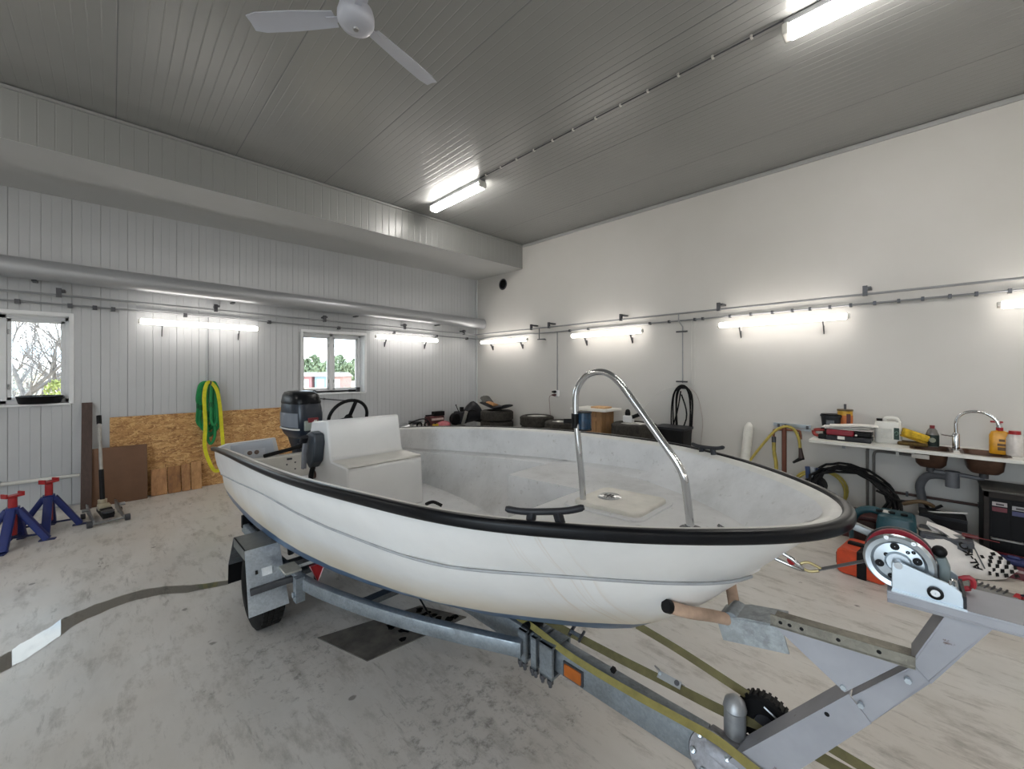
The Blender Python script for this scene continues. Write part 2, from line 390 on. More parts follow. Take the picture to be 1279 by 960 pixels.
# windows
for k, (x0, x1, z0, z1) in enumerate(WIN):
    yf = YB+.185; fr = .045; xm = (x0+x1)/2
    w = struct(MB().span((x0, yf, z0), (x0+fr, yf+.06, z1)).span((x1-fr, yf, z0), (x1, yf+.06, z1)).span((x0, yf, z1-fr), (x1, yf+.06, z1))
               .span((x0, yf, z0), (x1, yf+.06, z0+fr)).span((xm-.03, yf, z0), (xm+.03, yf+.06, z1)).build('window_%d' % (k+1), WHITE, bev=.004))
    for a, c in ((x0+fr, xm-.03), (xm+.03, x1-fr)):
        sf = .035; y = yf+.012
        MB().span((a, y, z0+fr), (a+sf, y+.04, z1-fr)).span((c-sf, y, z0+fr), (c, y+.04, z1-fr)).span((a, y, z0+fr), (c, y+.04, z0+fr+sf)) \
            .span((a, y, z1-fr-sf), (c, y+.04, z1-fr)).build('sash', WHITE, w, bev=.003)
        MB().span((a+sf-.005, y+.018, z0+fr+sf-.005), (c-sf+.005, y+.022, z1-fr-sf+.005)).build('pane', GLASS, w, smooth=0)
        hx = c-.012 if a < xm-.2 else a+.012
        for hz in (z0+.2, z1-.2): MB().cyl((hx, yf+.004, hz-.03), (hx, yf+.004, hz+.03), .007, 8).build('hinge', STEEL, w)
    MB().span((x0-.012, YB-.03, z0-.022), (x1+.012, yf, z0+.001)).build('sill', WHITE, w, bev=.004)
    MB().span((x0-.04, YB-.012, z0-.01), (x0, YB+.004, z1+.04)).span((x1, YB-.012, z0-.01), (x1+.04, YB+.004, z1+.04)).span((x0, YB-.012, z1), (x1, YB+.004, z1+.04)) \
        .build('casing', WHITE, w, bev=.003)
    MB().span((x0, YB+.004, z0), (x0+.004, yf, z1)).span((x1-.004, YB+.004, z0), (x1, yf, z1)).span((x0, YB+.004, z1-.004), (x1, yf, z1)).build('reveal', WHITE, w, smooth=0)
    # daylight portal for the sampler, at the opening
    ld = bpy.data.lights.new('portal', 'AREA'); ld.shape = 'RECTANGLE'; ld.size = x1-x0; ld.size_y = z1-z0; ld.cycles.is_portal = True
    lo = bpy.data.objects.new('portal', ld); COL.objects.link(lo); lo.location = (xm, YB+.24, (z0+z1)/2); lo.rotation_euler = (-PI/2, 0, 0)

# ------------------------------------------------------------------ outside the windows
gm = NT('field'); gv = gm.coord(); gm.set(gm.ramp(gm.noise(gv, .12, 5), [(.35, lin('b59a78')), (.55, lin('c2a98a')), (.7, lin('9aa070'))]), .9)
g = MB().span((-160, YB+1.5, -1.3), (260, 420, -1.0)).build('ground', gm.m); g['kind'] = 'structure'
bark = mat('6f6a68', .9, 0, .2, 8)
def bare_tree(base, height, label, seed):
    r = random.Random(seed); m = MB(); twigs = []
    def grow(p, d, L, rad, lev):
        n = 3; pts = [p]; dd = d
        for i in range(n):
            dd = (dd+Vector((r.uniform(-.22, .22), r.uniform(-.22, .22), r.uniform(-.05, .14)))).normalized(); pts.append(pts[-1]+dd*L/n)
        (m if lev < 3 else tw).tube(pts, 1, 5 if lev < 2 else 3, scale=[rad*(1-.13*i) for i in range(n+1)])
        if lev < 5:
            for j in range(3 if lev else 4):
                q = pts[-1] if j == 0 else pts[r.randint(1, n)]
                nd = (dd+Vector((r.uniform(-1, 1), r.uniform(-1, 1), r.uniform(-.2, .6)))*.75).normalized()
                grow(q, nd, L*r.uniform(.6, .8), rad*.55, lev+1)
    tw = MB(); t = thing('bare_tree', label, 'tree', base)
    grow(Vector(base), Vector((r.uniform(-.1, .1), 0, 1)), height*.34, height*.02, 0)
    m.build('trunk', bark, t, weld=False); tw.build('twig_mass', bark, t, weld=False, smooth=0)['kind'] = 'stuff'
def bush(name, label, base, rx, ry, h, col, n, leaf, seed, cat='bush'):
    r = random.Random(seed); t = thing(name, label, cat, base); m = MB(); B = Vector(base)
    for i in range(n):
        a = r.uniform(0, 2*PI); u = r.random()**.5; z = r.random()
        k = math.sqrt(max(0, 1-(z*.98)**2)); p = B+Vector((rx*k*u*math.cos(a), ry*k*u*math.sin(a), h*z))
        M = rotm(r.uniform(0, 6), r.uniform(0, 6), r.uniform(0, 6), p)
        m.add([(-leaf, 0, 0), (0, -leaf*.5, 0), (leaf, 0, 0), (0, leaf*.5, leaf*.2)], [(0, 1, 2, 3)], M)
    f = m.build('foliage', col, t, smooth=0, weld=False); f['kind'] = 'stuff'
    s = MB()
    for i in range(5):
        a = 2*PI*i/5; s.tube(spline([B, B+Vector((rx*.25*math.cos(a), ry*.25*math.sin(a), h*.4)), B+Vector((rx*.5*math.cos(a), ry*.5*math.sin(a), h*.75))], 3), h*.012, 5)
    s.build('stem', bark, t)
LEAF = mat('8b9250', .8, 0, .25, 3); LEAFG = mat('7d8a6c', .8, 0, .3, 2); TWIGS = mat('8f9290', .9, 0, .2, 3)
def out(px, py, d): p = at_depth(px, py, d); return (p.x, p.y, -1.0)
bare_tree(out(27, 470, 12), 5.6, 'bare grey tree standing mid-pane outside the left window', 3)
bare_tree(out(96, 470, 16), 6.6, 'bare tree leaning in from the right edge of the left window view', 11)
bare_tree(out(-14, 470, 20), 5.6, 'bare tree seen at the left edge of the left window', 5)
bush('yellow_bush', 'yellow-green bush outside, low in the left window', out(74, 480, 11), .62, .6, 2.35, LEAF, 900, .06, 1)
for i, (px, d, h) in enumerate(((8, 16, 2.3), (30, 19.5, 2.7), (50, 23, 2.6), (90, 26.5, 3.0))):
    bush('grey_thicket', ['pale grey thicket beyond the left window, furthest left', 'pale grey thicket behind the bare tree in the left window', 'pale grey thicket just left of the yellow-green bush', 'pale grey thicket behind the yellow-green bush, at the right'][i],
         out(px, 480, d), 1.15, 1.15, h, TWIGS, 900, .05, 20+i, 'thicket')
for i in range(9):
    px = 372+i*10.5; d = 95+(i % 3)*7
    bush('far_tree', ['hazy tree at the left edge of the right window view', 'hazy tree in the left pane, beside the leftmost', 'hazy tree in the middle of the left pane', 'hazy tree in the left pane by the mullion', 'hazy tree hidden partly by the mullion', 'hazy tree in the right pane by the mullion', 'hazy tree in the middle of the right pane', 'hazy tree in the right pane near the frame', 'hazy tree at the right edge of the right window view'][i],
         out(px, 470, d), 2.6, 2.6, 4.0+1.2*((i*7) % 3), LEAFG, 420, .55, 40+i, 'tree')
for i, (px, wd, col, lb) in enumerate(((388, 1.9, 'a8797c', 'long pink-red shed far off in the left pane of the right window'), (407, 1.7, '87a0b0', 'pale blue shed far off beside the mullion of the right window'),
                                       (426, 2.0, 'a58480', 'long dusty red shed far off in the right pane of the right window'))):
    p = Vector(out(px, 470, 60)); t = thing('shed', lb, 'building', p); M = frame(RT, FW, (0, 0, 1), p)
    MB().span((-wd/2, -1.5, 0), (wd/2, 1.5, 1.6), M).build('wall', mat(col, .8), t)
    MB().prism([(-1.8, 1.6), (1.8, 1.6), (0, 2.2)], -wd/2-.2, wd/2+.2, M @ frame((0, 1, 0), (0, 0, 1), (1, 0, 0), (0, 0, 0))).build('roof', mat('b0a6a2', .8), t)
    MB().span((-.5, -1.53, 0), (.5, -1.5, 1.2), M).build('door', mat('d8d4cf', .7), t)

# ================================================================== services on the walls
# ventilation duct
dt = thing('ventilation_duct', 'fat round grey metal duct running along the window wall', 'duct', (0, 6.98, 2.76))
pts = [Vector((XL, 6.99, 2.86)), Vector((-.9, 6.99, 2.775)), Vector((1.0, 6.99, 2.745)), Vector((2.85, 6.99, 2.715)), Vector((4.6, 6.99, 2.69)), Vector((5.985, 6.99, 2.67))]
dm = NT('duct_steel'); dm.set(lin('a9abae'), dm.ramp(dm.noise(dm.coord(scale=(.5, 1, 1)), 6), [(.3, .30), (.7, .42)]), .45); DUCT = dm.m
for a, c in zip(pts[:-1], pts[1:]): MB().cyl(a, c, .115, 28).build('duct_section', DUCT, dt)
for p in pts[1:-1]: MB().cyl(p-Vector((.02, 0, 0)), p+Vector((.02, 0, 0)), .1185, 28).build('joint_collar', DUCT, dt)
MB().lathe([(.001, .03), (.06, .028), (.1, .016), (.119, 0)], 28, frame((0, 1, 0), (0, 0, -1), (-1, 0, 0), (5.985, 6.99, 2.67))).build('end_cap', DUCT, dt)
for p in pts[1:-1]: MB().span((p.x+.25, 7.08, p.z-.125), (p.x+.29, YB, p.z-.105)).build('wall_bracket', DARKSTEEL, dt)

def pipe_run(name, label, pts, r, clips, clip, cat='pipe', up=(0, 0, 1)):
    t = thing(name, label, cat, pts[0])
    MB().tube(pts, r, 8, up=up).build('pipe', PIPE, t)
    for c in clips: clip(c).build('clamp', DARKSTEEL, t)
    return t
# window wall: upper steel line on stand-off clamps, lower conduit close to the wall
zU = lambda X: 2.475+(.0 if X > 0 else .0)
def clipB(X, z, y, s=1.0):
    return MB().span((X-.022*s, y-.02, z-.02), (X+.022*s, y+.02, z+.085*s)).span((X-.008, y, z+.05), (X+.05*s, YB-.002, z+.075))
pipe_run('steel_pipe', 'upper steel pipe on stand-off clamps along the window wall', [Vector((XL+.03, 7.08, 2.53)), Vector((-.3, 7.08, 2.515)), Vector((5.9, 7.08, 2.43))], .013,
         [onY(x, 380, 7.08).x for x in (74, 270, 406, 506, 580)], lambda X: clipB(X, 2.51-.0135*(X+.3), 7.08))
pipe_run('conduit', 'lower thin conduit with small boxes along the window wall', [Vector((XL+.03, 7.19, 2.435)), Vector((-.3, 7.19, 2.42)), Vector((5.96, 7.19, 2.345))], .011,
         [onY(x, 400, 7.19).x for x in (22, 88, 119, 142, 232, 337, 424, 493, 546, 584)], lambda X: MB().span((X-.02, 7.17, 2.385-.012*X), (X+.02, YB-.002, 2.435-.012*X)))
# right wall: the same two lines
def clipR(Y, z):
    return MB().span((5.83, Y-.02, z-.02), (5.87, Y+.02, z+.09)).span((5.85, Y-.05, z+.055), (XR-.002, Y+.008, z+.08))
pipe_run('steel_pipe', 'upper steel pipe on stand-off clamps along the sink wall', [Vector((5.85, 7.1, 2.43)), Vector((5.85, 3, 2.455)), Vector((5.85, YN+.03, 2.49))], .013,
         [onX(x, 400, 5.85).y for x in (664, 686, 776, 898, 1081)], lambda Y: clipR(Y, 2.455-.006*(Y-3)))
pipe_run('conduit', 'lower thin conduit with many clips along the sink wall', [Vector((5.965, 7.15, 2.345)), Vector((5.965, 2.0, 2.37)), Vector((5.965, YN+.03, 2.40))], .011,
         [onX(x, 400, 5.965).y for x in (712, 735, 812, 836, 868, 878, 912, 938, 965, 990, 1012, 1037, 1063, 1093, 1123, 1153, 1187, 1220, 1262)],
         lambda Y: MB().span((5.945, Y-.012, 2.36-.005*Y), (XR-.002, Y+.012, 2.40-.005*Y)))

# wall tubes
TUBE = emit('fff8f0', TUBE_POWER); CEILTUBE = emit('fffaf4', CEIL_POWER)
def wall_tube(a, c, wall, label):
    """a, c: tube ends; wall: unit vector from the tube to the wall"""
    a, c, w = Vector(a), Vector(c), Vector(wall); mid = (a+c)/2; d = (c-a).normalized()
    t = thing('tube_light', label, 'lamp', mid, 'long tube lights on the walls')
    MB().tube([a, a+d*.015, c-d*.015, c], 1, 14, scale=[.022, .036, .036, .022]).build('diffuser', TUBE, t)
    MB().sweep([a+d*.03+Vector((0, 0, .0))+w*.04, c-d*.03+w*.04], rrect(.03, .03, .006)).build('back_rail', OFFWHITE, t)
    for k in (.17, .83):
        p = a+(c-a)*k; q = p+w*.05; e = p+w*.145+Vector((0, 0, -.17))
        MB().sweep([q+Vector((0, 0, -.01)), e], rrect(.036, .008, .002), up=d).sweep([e, e+Vector((0, 0, .09))-w*.002], rrect(.036, .008, .002), up=d).build('bracket', DARKSTEEL, t)
    for e, s in ((a, -1), (c, 1)): MB().cyl(e-d*.004*s, e+d*.02*s, .028, 12).build('end_cap', OFFWHITE, t)
    return t
for Y0, Y1, lb in ((6.88, 5.50, 'short-looking lit tube light on the sink wall nearest the room corner'), (4.39, 3.05, 'lit tube light on the sink wall above the chrome hoop'),
                   (1.92, .575, 'long lit tube light on the sink wall over the hose rail'), (-.52, -1.86, 'lit tube light cut off by the right edge of the picture')):
    wall_tube((5.85, Y0, 2.245), (5.85, Y1, 2.245), (1, 0, 0), lb)
wall_tube((.256, 7.08, 2.27), (1.574, 7.08, 2.265), (0, 1, 0), 'lit tube light between the two windows')
wall_tube((3.48, 7.08, 2.255), (4.82, 7.08, 2.245), (0, 1, 0), 'lit tube light right of the right window')
wall_tube((-3.0, 7.08, 2.27), (-1.68, 7.08, 2.27), (0, 1, 0), 'added tube light out of view, left of the left window')  # out of view, added for more light
# extra unseen tubes on the walls behind the viewer, added to brighten the room
wall_tube((XL+.15, 5.2, 2.25), (XL+.15, 3.87, 2.25), (-1, 0, 0), 'added tube light on the wall behind the viewer beside the open doorway')
for i, X0 in enumerate((-3.6, -1.1, 1.4, 3.9)): wall_tube((X0, YN+.15, 2.25), (X0+1.33, YN+.15, 2.25), (0, -1, 0), 'added tube light on the end wall behind the viewer, ' + ('farthest from the sink wall', 'third from the sink wall', 'second from the sink wall', 'nearest the sink wall')[i])

def ceiling_light(Y0, Y1, label, X=3.52):
    t = thing('ceiling_light', label, 'lamp', (X, (Y0+Y1)/2, ZC), 'ceiling lights')
    MB().span((X-.05, Y0, ZC-.05), (X+.05, Y1, ZC)).build('housing', PIPE, t, bev=.006)
    lo, hi = min(Y0, Y1), max(Y0, Y1)
    MB().loft([[(X+u, y, ZC-.045-v) for u, v in ((.055, .0), (.06, .03), (.045, .075), (-.045, .075), (-.06, .03), (-.055, 0))] for y in (lo+.03, hi-.03)]).build('diffuser', CEILTUBE, t, bev=.008)
    for y in (lo, hi): MB().span((X-.058, y-.012 if y == lo else y-.03, ZC-.11), (X+.058, y+.03 if y == lo else y+.012, ZC-.03)).build('end_cap', OFFWHITE, t, bev=.008)
ceiling_light(4.11, 5.30, 'lit box light on the ceiling near the soffit')
ceiling_light(-.50, .70, 'lit box light on the ceiling at the top right of the picture')
ceiling_light(-3.4, -2.4, 'added ceiling light behind the viewer, in the row nearer the sink wall')  # unseen lamp, added for its light
for Y0, lb in ((4.11, 'nearest the soffit'), (-.50, 'in the middle'), (-3.4, 'farthest from the soffit')): ceiling_light(Y0, Y0+1.2, 'added ceiling light outside the picture, in the row nearer the doorway, '+lb, -2.4)  # unseen second row, added to throw more light on floor and boat
t = thing('ceiling_cable', 'thin clipped cable along the ceiling joining the box lights', 'cable', (3.47, 2.4, ZC))
MB().tube([(3.47, 4.11, ZC-.006), (3.47, .70, ZC-.006)], .006, 6).build('cable', DARKSTEEL, t)
for i in range(12): MB().span((3.455, .9+i*.28, ZC-.016), (3.485, .915+i*.28, ZC+.005)).build('clip', OFFWHITE, t)

# ceiling fan
fc = Vector((.987, 2.26, 3.63)); fan = thing('ceiling_fan', 'white three-blade fan hanging from the grey ceiling', 'fan', (fc.x, fc.y, ZC))
FANW = mat('b9bcc6', .35, 0, .03, 4)
Mf = Matrix.Translation(fc)
MB().lathe([(.001, -.045), (.05, -.043), (.085, -.03), (.1, -.006), (.1, .03), (.092, .06), (.05, .085), (.02, .1), (.001, .1)], 28, Mf).build('motor_housing', FANW, fan)
MB().lathe([(.001, -.052), (.014, -.052), (.017, -.046), (.019, -.04)], 14, Mf).build('centre_cap', STEEL, fan)
MB().cyl(fc+Vector((0, 0, .09)), (fc.x, fc.y, ZC), .013, 12).build('drop_rod', FANW, fan)
MB().lathe([(.013, -.1), (.06, -.09), (.075, -.03), (.075, 0), (.001, 0)], 20, Matrix.Translation((fc.x, fc.y, ZC))).build('canopy', FANW, fan)
for ang in (58, 177, -62):
    d = RT*math.cos(math.radians(ang))+FW*math.sin(math.radians(ang)); n = Vector((0, 0, 1)).cross(d)
    M = frame(d, n, (0, 0, 1), fc)
    rows = []
    for i in range(9):
        r = .12+.50*i/8; w = .045+.012*min(1, i/4)-(.014 if i == 8 else 0); tz = .16
        rows.append([(r, w, .02+w*tz), (r, 0, .026), (r, -w, .02-w*tz), (r, -w, .014-w*tz), (r, 0, .02), (r, w, .014+w*tz)])
    MB().loft(rows, M).build('blade', FANW, fan)
    MB().span((.07, -.018, .012), (.17, .018, .018), M).build('blade_iron', FANW, fan)

# small things on the sink wall
p = onX(629, 355, XR); v = thing('wall_vent', 'round black vent hole high on the wall near the corner', 'vent', p)
M = frame((0, 1, 0), (0, 0, 1), (-1, 0, 0), p)
MB().lathe([(.118, 0), (.122, .012), (.112, .018), (.098, .016), (.094, .004)], 28, M).build('rim', DARKSTEEL, v)
MB().lathe([(.001, .004), (.098, .004)], 28, M).build('opening', BLACK, v)
for k in range(-3, 4): MB().span((-.09*math.cos(k*.4), k*.026-.004, .005), (.09*math.cos(k*.4), k*.026+.004, .010), M).build('slat', BLACK, v)
# socket with plugs and its conduit
p = onX(697, 491, XR); t = thing('wall_socket', 'white wall socket with two dark plugs and a conduit from above', 'socket', p)
MB().span((XR-.04, p.y-.05, p.z-.06), (XR, p.y+.05, p.z+.06)).build('box', WHITE, t, bev=.006)
MB().cyl((XR-.012, p.y, p.z+.06), (XR-.012, p.y, 2.36), .009, 8).build('conduit', PIPE, t)
for dz in (.03, -.03):
    MB().cyl((XR-.04, p.y+.02, p.z+dz), (XR-.085, p.y+.02, p.z+dz), .024, 12).span((XR-.12, p.y+.0, p.z+dz-.012), (XR-.08, p.y+.045, p.z+dz+.016)).build('plug', BLACK if dz > 0 else mat('4a1f22', .5), t)
MB().tube(spline([(XR-.1, p.y+.05, p.z-.03), (XR-.1, p.y+.12, p.z-.08), (XR-.06, p.y+.14, p.z-.3), (XR-.05, p.y+.12, p.z-.62)], 6), .004, 6).build('cord', mat('6a4a48', .6), t)
# drop conduits with pegs: cable hook
p = onX(853, 478, XR); t = thing('hook_conduit', 'vertical steel conduit with clamp bars dropping to the cable hook', 'conduit', (XR, p.y, p.z))
MB().tube([(5.86, p.y, 2.46), (5.86, p.y, 2.36), (5.93, p.y-.03, 2.27), (5.93, p.y-.03, p.z)], .009, 8, up=(0, 1, 0)).build('pipe', PIPE, t)
for z in (2.2, p.z+.02): MB().span((5.91, p.y-.1, z-.01), (5.935, p.y+.06, z+.012)).span((5.93, p.y-.05, z-.006), (XR, p.y-.02, z+.006)).build('clamp_bar', DARKSTEEL, t)
for dy in (-.13, -.18): MB().cyl((XR-.005, p.y+dy, 2.36), (XR-.005, p.y+dy, p.z-.02), .004, 6).build('thin_cable', OFFWHITE, t)
q = onX(674, 415, 5.85); t = thing('drop_bracket', 'short T-shaped steel drop below the wall pipe near the corner', 'bracket', q)
MB().cyl((5.85, q.y, 2.45), (5.85, q.y, 2.22), .009, 8).span((5.84, q.y-.14, 2.215), (5.86, q.y+.04, 2.235)).span((5.85, q.y-.05, 2.218), (XR, q.y-.03, 2.232)).build('bar', DARKSTEEL, t)
# black cable hank
def loops(t, name, m, P, n, w, h, r, seed, jit=.03, nrm=(1, 0, 0), side=(0, 1, 0)):
    g = random.Random(seed); s = Vector(side); nn = Vector(nrm); P = Vector(P)
    for i in range(n):
        ww = w*g.uniform(.6, 1.1); hh = h*g.uniform(.85, 1.05); o = -nn*(.02+.012*i)
        pts = [P+o+Vector((0, 0, .01*i)), P+o+s*ww*.5-Vector((0, 0, .12*hh)), P+o+s*ww*(.55+g.uniform(-jit, jit))-Vector((0, 0, .6*hh)), P+o+s*ww*.35-Vector((0, 0, .93*hh)),
               P+o-Vector((0, 0, hh)), P+o-s*ww*.35-Vector((0, 0, .93*hh)), P+o-s*ww*(.55+g.uniform(-jit, jit))-Vector((0, 0, .6*hh)), P+o-s*ww*.5-Vector((0, 0, .12*hh))]
        MB().tube(spline(pts, 5, True), r, 6, closed=True, up=nrm).build(name, m, t)
p = onX(855, 484, 5.93); t = thing('cable_hank', 'black cable hung in long loops on a wall hook', 'cable', p)
loops(t, 'cable_loop', BLACK, p, 5, .26, .92, .010, 4, .1)
MB().tube(spline([p+Vector((0, .05, -.05)), p+Vector((-.03, .1, -.4)), p+Vector((-.04, .22, -.75)), p+Vector((-.04, .25, -.95))], 6), .010, 6).build('cable_tail', BLACK, t)
MB().tube(spline([p+Vector((-.02, .03, -.1)), p+Vector((-.05, -.05, -.45)), p+Vector((-.05, .2, -.95))], 6), .010, 6).build('cable_tail', BLACK, t)
MB().span((p.x, p.y-.03, p.z-.02), (XR, p.y+.03, p.z+.0)).build('hook', DARKSTEEL, t)
p = onX(846, 482, 5.96); a = onX(797, 518, 5.9)
t = thing('white_cable', 'thin white cable arching from the cable hook down to the tyre stack', 'cable', p)
MB().tube(spline([p, onX(828, 487, 5.95), onX(808, 505, 5.93), a, a+Vector((0, .06, -.06))], 6), .0035, 6).build('cable', OFFWHITE, t)
p = onX(862, 484, 5.97); t = thing('hanging_cable', 'pale thin cord hanging in a curve right of the black cable hank', 'cable', p)
MB().tube(spline([p, onX(872, 496, 5.97), onX(878, 525, 5.97), onX(876, 553, 5.97), onX(872, 600, 5.97)], 6), .004, 6).build('cord', mat('b9aea8', .6), t)

# ================================================================== things along the window wall
p = onZ(56, 502, 1.247); t = tag(MB().lathe([(.001, 0), (.155, 0), (.165, .006), (.185, .085), (.19, .09), (.183, .092), (.16, .012), (.001, .01)], 32, Matrix.Translation((-.605, 7.32, 1.247))).build('tub', BLACK), 'round black tub standing on the left window sill', 'tub')
# leaning boards
def lean(name, label, cat, x0, x1, z1, y0, y1, th, m, z0=0.0, bev=.002):
    t = thing(name, label, cat, ((x0+x1)/2, y0, z0)); L = math.hypot(y1-y0, z1-z0)
    M = frame((1, 0, 0), Vector((0, z1-z0, -(y1-y0)))/L, Vector((0, y1-y0, z1-z0))/L, (0, y0, z0))
    MB().span((x0, -th, 0), (x1, 0, L), M).build('board', m, t, bev=bev); return t
lean('osb_sheet', 'large strand board sheet leaning behind the green slings', 'board', -.02, 2.40, 1.04, 7.13, 7.215, .018, OSB)
lean('hardboard_sheet', 'plain brown hardboard sheet leaning behind the trolley jack', 'board', -.215, .325, .68, 6.96, 7.085, .010, mat('6f4f38', .6, 0, .08, 5))
lean('plank', 'dark brown upright plank leaning under the left window', 'plank', -.262, -.170, 1.235, 6.93, 7.215, .035, wood_mat('41322d', '54423b'))
MB_ = [(189, 209, .33, 'c39262', '8a5f3c', 'short sawn board leaning on the strand board, leftmost of four'), (210, 226, .335, 'a97847', '6e4a2c', 'short sawn board with a dark left edge, second of four from the left'),
       (227, 238, .345, 'b98a5a', '805635', 'narrow short sawn board, third of four from the left'), (239, 252, .36, 'c79a68', '93683f', 'short pale sawn board, rightmost of four')]
for a, c, h, c1, c2, lb in MB_:
    t = lean('sawn_board', lb, 'board', onY(a, 600, 7.06).x, onY(c, 600, 7.06).x, h, 7.02, 7.11, .022, wood_mat(c2, c1, 3, (7, 7, 1.5)))
    t['group'] = 'short sawn boards'
# white pipe low on the wall
t = thing('wall_pipe', 'white pipe low along the window wall behind the jack stands', 'pipe', (-2, 7.19, .36))
MB().cyl((XL, 7.19, .385), (-.28, 7.19, .365), .020, 12).build('pipe', OFFWHITE, t)
for X in (-3.5, -2.2, -.9): MB().span((X-.02, 7.165, .345), (X+.02, YB, .40)).build('clip', STEEL, t)
# slings on a hook
p = onY(262, 479, 7.12); t = thing('sling_hook', 'small dark wall hook with a thin conduit above it holding the slings', 'hook', (p.x, YB, p.z))
MB().cyl((p.x, 7.215, 2.42), (p.x, 7.215, p.z), .007, 6).build('conduit', PIPE, t)
MB().span((p.x-.09, 7.19, p.z-.012), (p.x+.07, 7.21, p.z+.012)).cyl((p.x, YB, p.z), (p.x, 7.0, p.z+.0), .009, 8).cyl((p.x, 7.0, p.z), (p.x, 6.99, p.z+.04), .009, 8).build('hook', DARKSTEEL, t)
def band(path, w, th, up): return MB().sweep(path, [(-th/2, -w/2), (th/2, -w/2), (th/2, w/2), (-th/2, w/2)], up=up)
GREEN = mat('178a4a', .6, 0, .25, 12, 0, (1, 1, .4))
g = random.Random(3); labels = ['widest green round sling, hung nearest the wall', 'green round sling hung second from the wall', 'green round sling hung third from the wall', 'green round sling hung fourth from the wall', 'longest green round sling on the hook, near the front', 'shortest green round sling, in front beside the yellow strap']
for i, (dx, w, L) in enumerate(((-.03, .20, .62), (-.02, .16, .66), (.0, .12, .74), (.02, .17, .70), (.015, .09, .84), (.045, .07, .58))):
    t = thing('round_sling', labels[i], 'sling', (p.x+dx, 7.15, p.z), 'green lifting slings'); y = 7.185-.024*i; c = p.x+dx
    pts = [Vector((c, y, p.z+.022)), Vector((c-w*.35, y, p.z-.02)), Vector((c-w*.5, y, p.z-.2)), Vector((c-w*.45, y, p.z-.5*L)), Vector((c-w*.5, y-.01, p.z-.85*L)), Vector((c-w*.2, y-.01, p.z-L)),
           Vector((c+w*.2, y-.01, p.z-.98*L)), Vector((c+w*.5, y-.01, p.z-.84*L)), Vector((c+w*.42, y, p.z-.5*L)), Vector((c+w*.5, y, p.z-.2*L)), Vector((c+w*.33, y, p.z-.02))]
    P = spline(pts, 5, True); MB().sweep(P, rrect(.036, .020, .009, 2), up=(0, 1, 0), closed=True).build('sleeve', GREEN, t)
    for q in (.3,): MB().sweep([pts[3]+Vector((.0, -.0, .03)), pts[3]-Vector((0, 0, .05))], rrect(.041, .023, .010, 2), up=(0, 1, 0)).build('stitched_sleeve', mat('0f6236', .6), t)
t = thing('yellow_strap', 'yellow webbing strap looped over the green slings', 'strap', (p.x, 7.0, p.z))
ys = 7.035
YW = mat('d9d325', .55, 0, .12, 14)
P = spline([onY(262, 478.5, ys)+Vector((0, 0, .02)), onY(257, 484, ys), onY(255.5, 500, ys), onY(257, 530, ys), onY(256, 555, ys), onY(260, 572, ys), onY(268, 587, ys), onY(276, 584, ys), onY(279, 560, ys), onY(277, 530, ys), onY(275, 505, ys), onY(271, 486, ys)], 5, True)
MB().sweep(P, [(-.022, -.002), (.022, -.002), (.022, .002), (-.022, .002)], up=(0, 1, .0), closed=True).build('webbing', YW, t)

# trolley jack
o = Vector((-.055, 6.33, 0)); ang = math.radians(8)
M = frame((math.cos(ang), math.sin(ang), 0), (-math.sin(ang), math.cos(ang), 0), (0, 0, 1), o)   # local -y is the front
t = thing('trolley_jack', 'low silver and black trolley jack with its long handle up against the hardboard', 'jack', o)
for s in (-1, 1):
    MB().prism([(-.27, .035), (.20, .05), (.25, .14), (.15, .15), (-.05, .105), (-.27, .075)], s*.115-.006, s*.115+.006, M @ frame((0, 1, 0), (0, 0, 1), (1, 0, 0), (0, 0, 0))).build('side_plate', STEEL, t, bev=.002)
    MB().cyl(M @ Vector((s*.125, -.24, .035)), M @ Vector((s*.165, -.24, .035)), .035, 16).build('front_wheel', DARKSTEEL, t)
    MB().cyl(M @ Vector((s*.13, .18, .03)), M @ Vector((s*.165, .18, .03)), .03, 14).build('castor', DARKSTEEL, t)
    MB().cyl(M @ Vector((s*.12, .05, .12)), M @ Vector((s*.17, .05, .12)), .018, 10).build('pivot_bolt', STEEL, t)
MB().cyl(M @ Vector((-.13, -.24, .035)), M @ Vector((.13, -.24, .035)), .012, 10).build('axle', STEEL, t)
MB().box((0, -.02, .075), (.09, .40, .035), M).prism([(-.22, .085), (-.05, .10), (-.05, .135), (-.2, .115)], -.05, .05, M @ frame((0, 1, 0), (0, 0, 1), (1, 0, 0), (0, 0, 0))).build('lifting_arm', BLACK, t, bev=.004)
MB().lathe([(.001, .11), (.05, .11), (.055, .128), (.045, .132), (.001, .125)], 18, M @ Matrix.Translation((0, -.17, .0))).build('saddle', DARKSTEEL, t)
MB().box((0, .05, .125), (.10, .12, .05), M).cyl(M @ Vector((0, .15, .1)), M @ Vector((0, .15, .19)), .04, 14).build('pump_body', mat('b0a68e', .4, .3), t, bev=.006)
h0 = M @ Vector((0, .14, .16)); h1 = onY(124, 519, 6.86)
d = (h1-h0)
MB().cyl(h0, h0+d*.36, .022, 12).build('handle_socket', BLACK, t)
MB().cyl(h0+d*.36, h0+d*.93, .016, 12).build('handle_pole', mat('a6a39e', .4, .5), t)
MB().cyl(h0+d*.90, h1, .023, 12).build('hand_grip', BLACK, t)

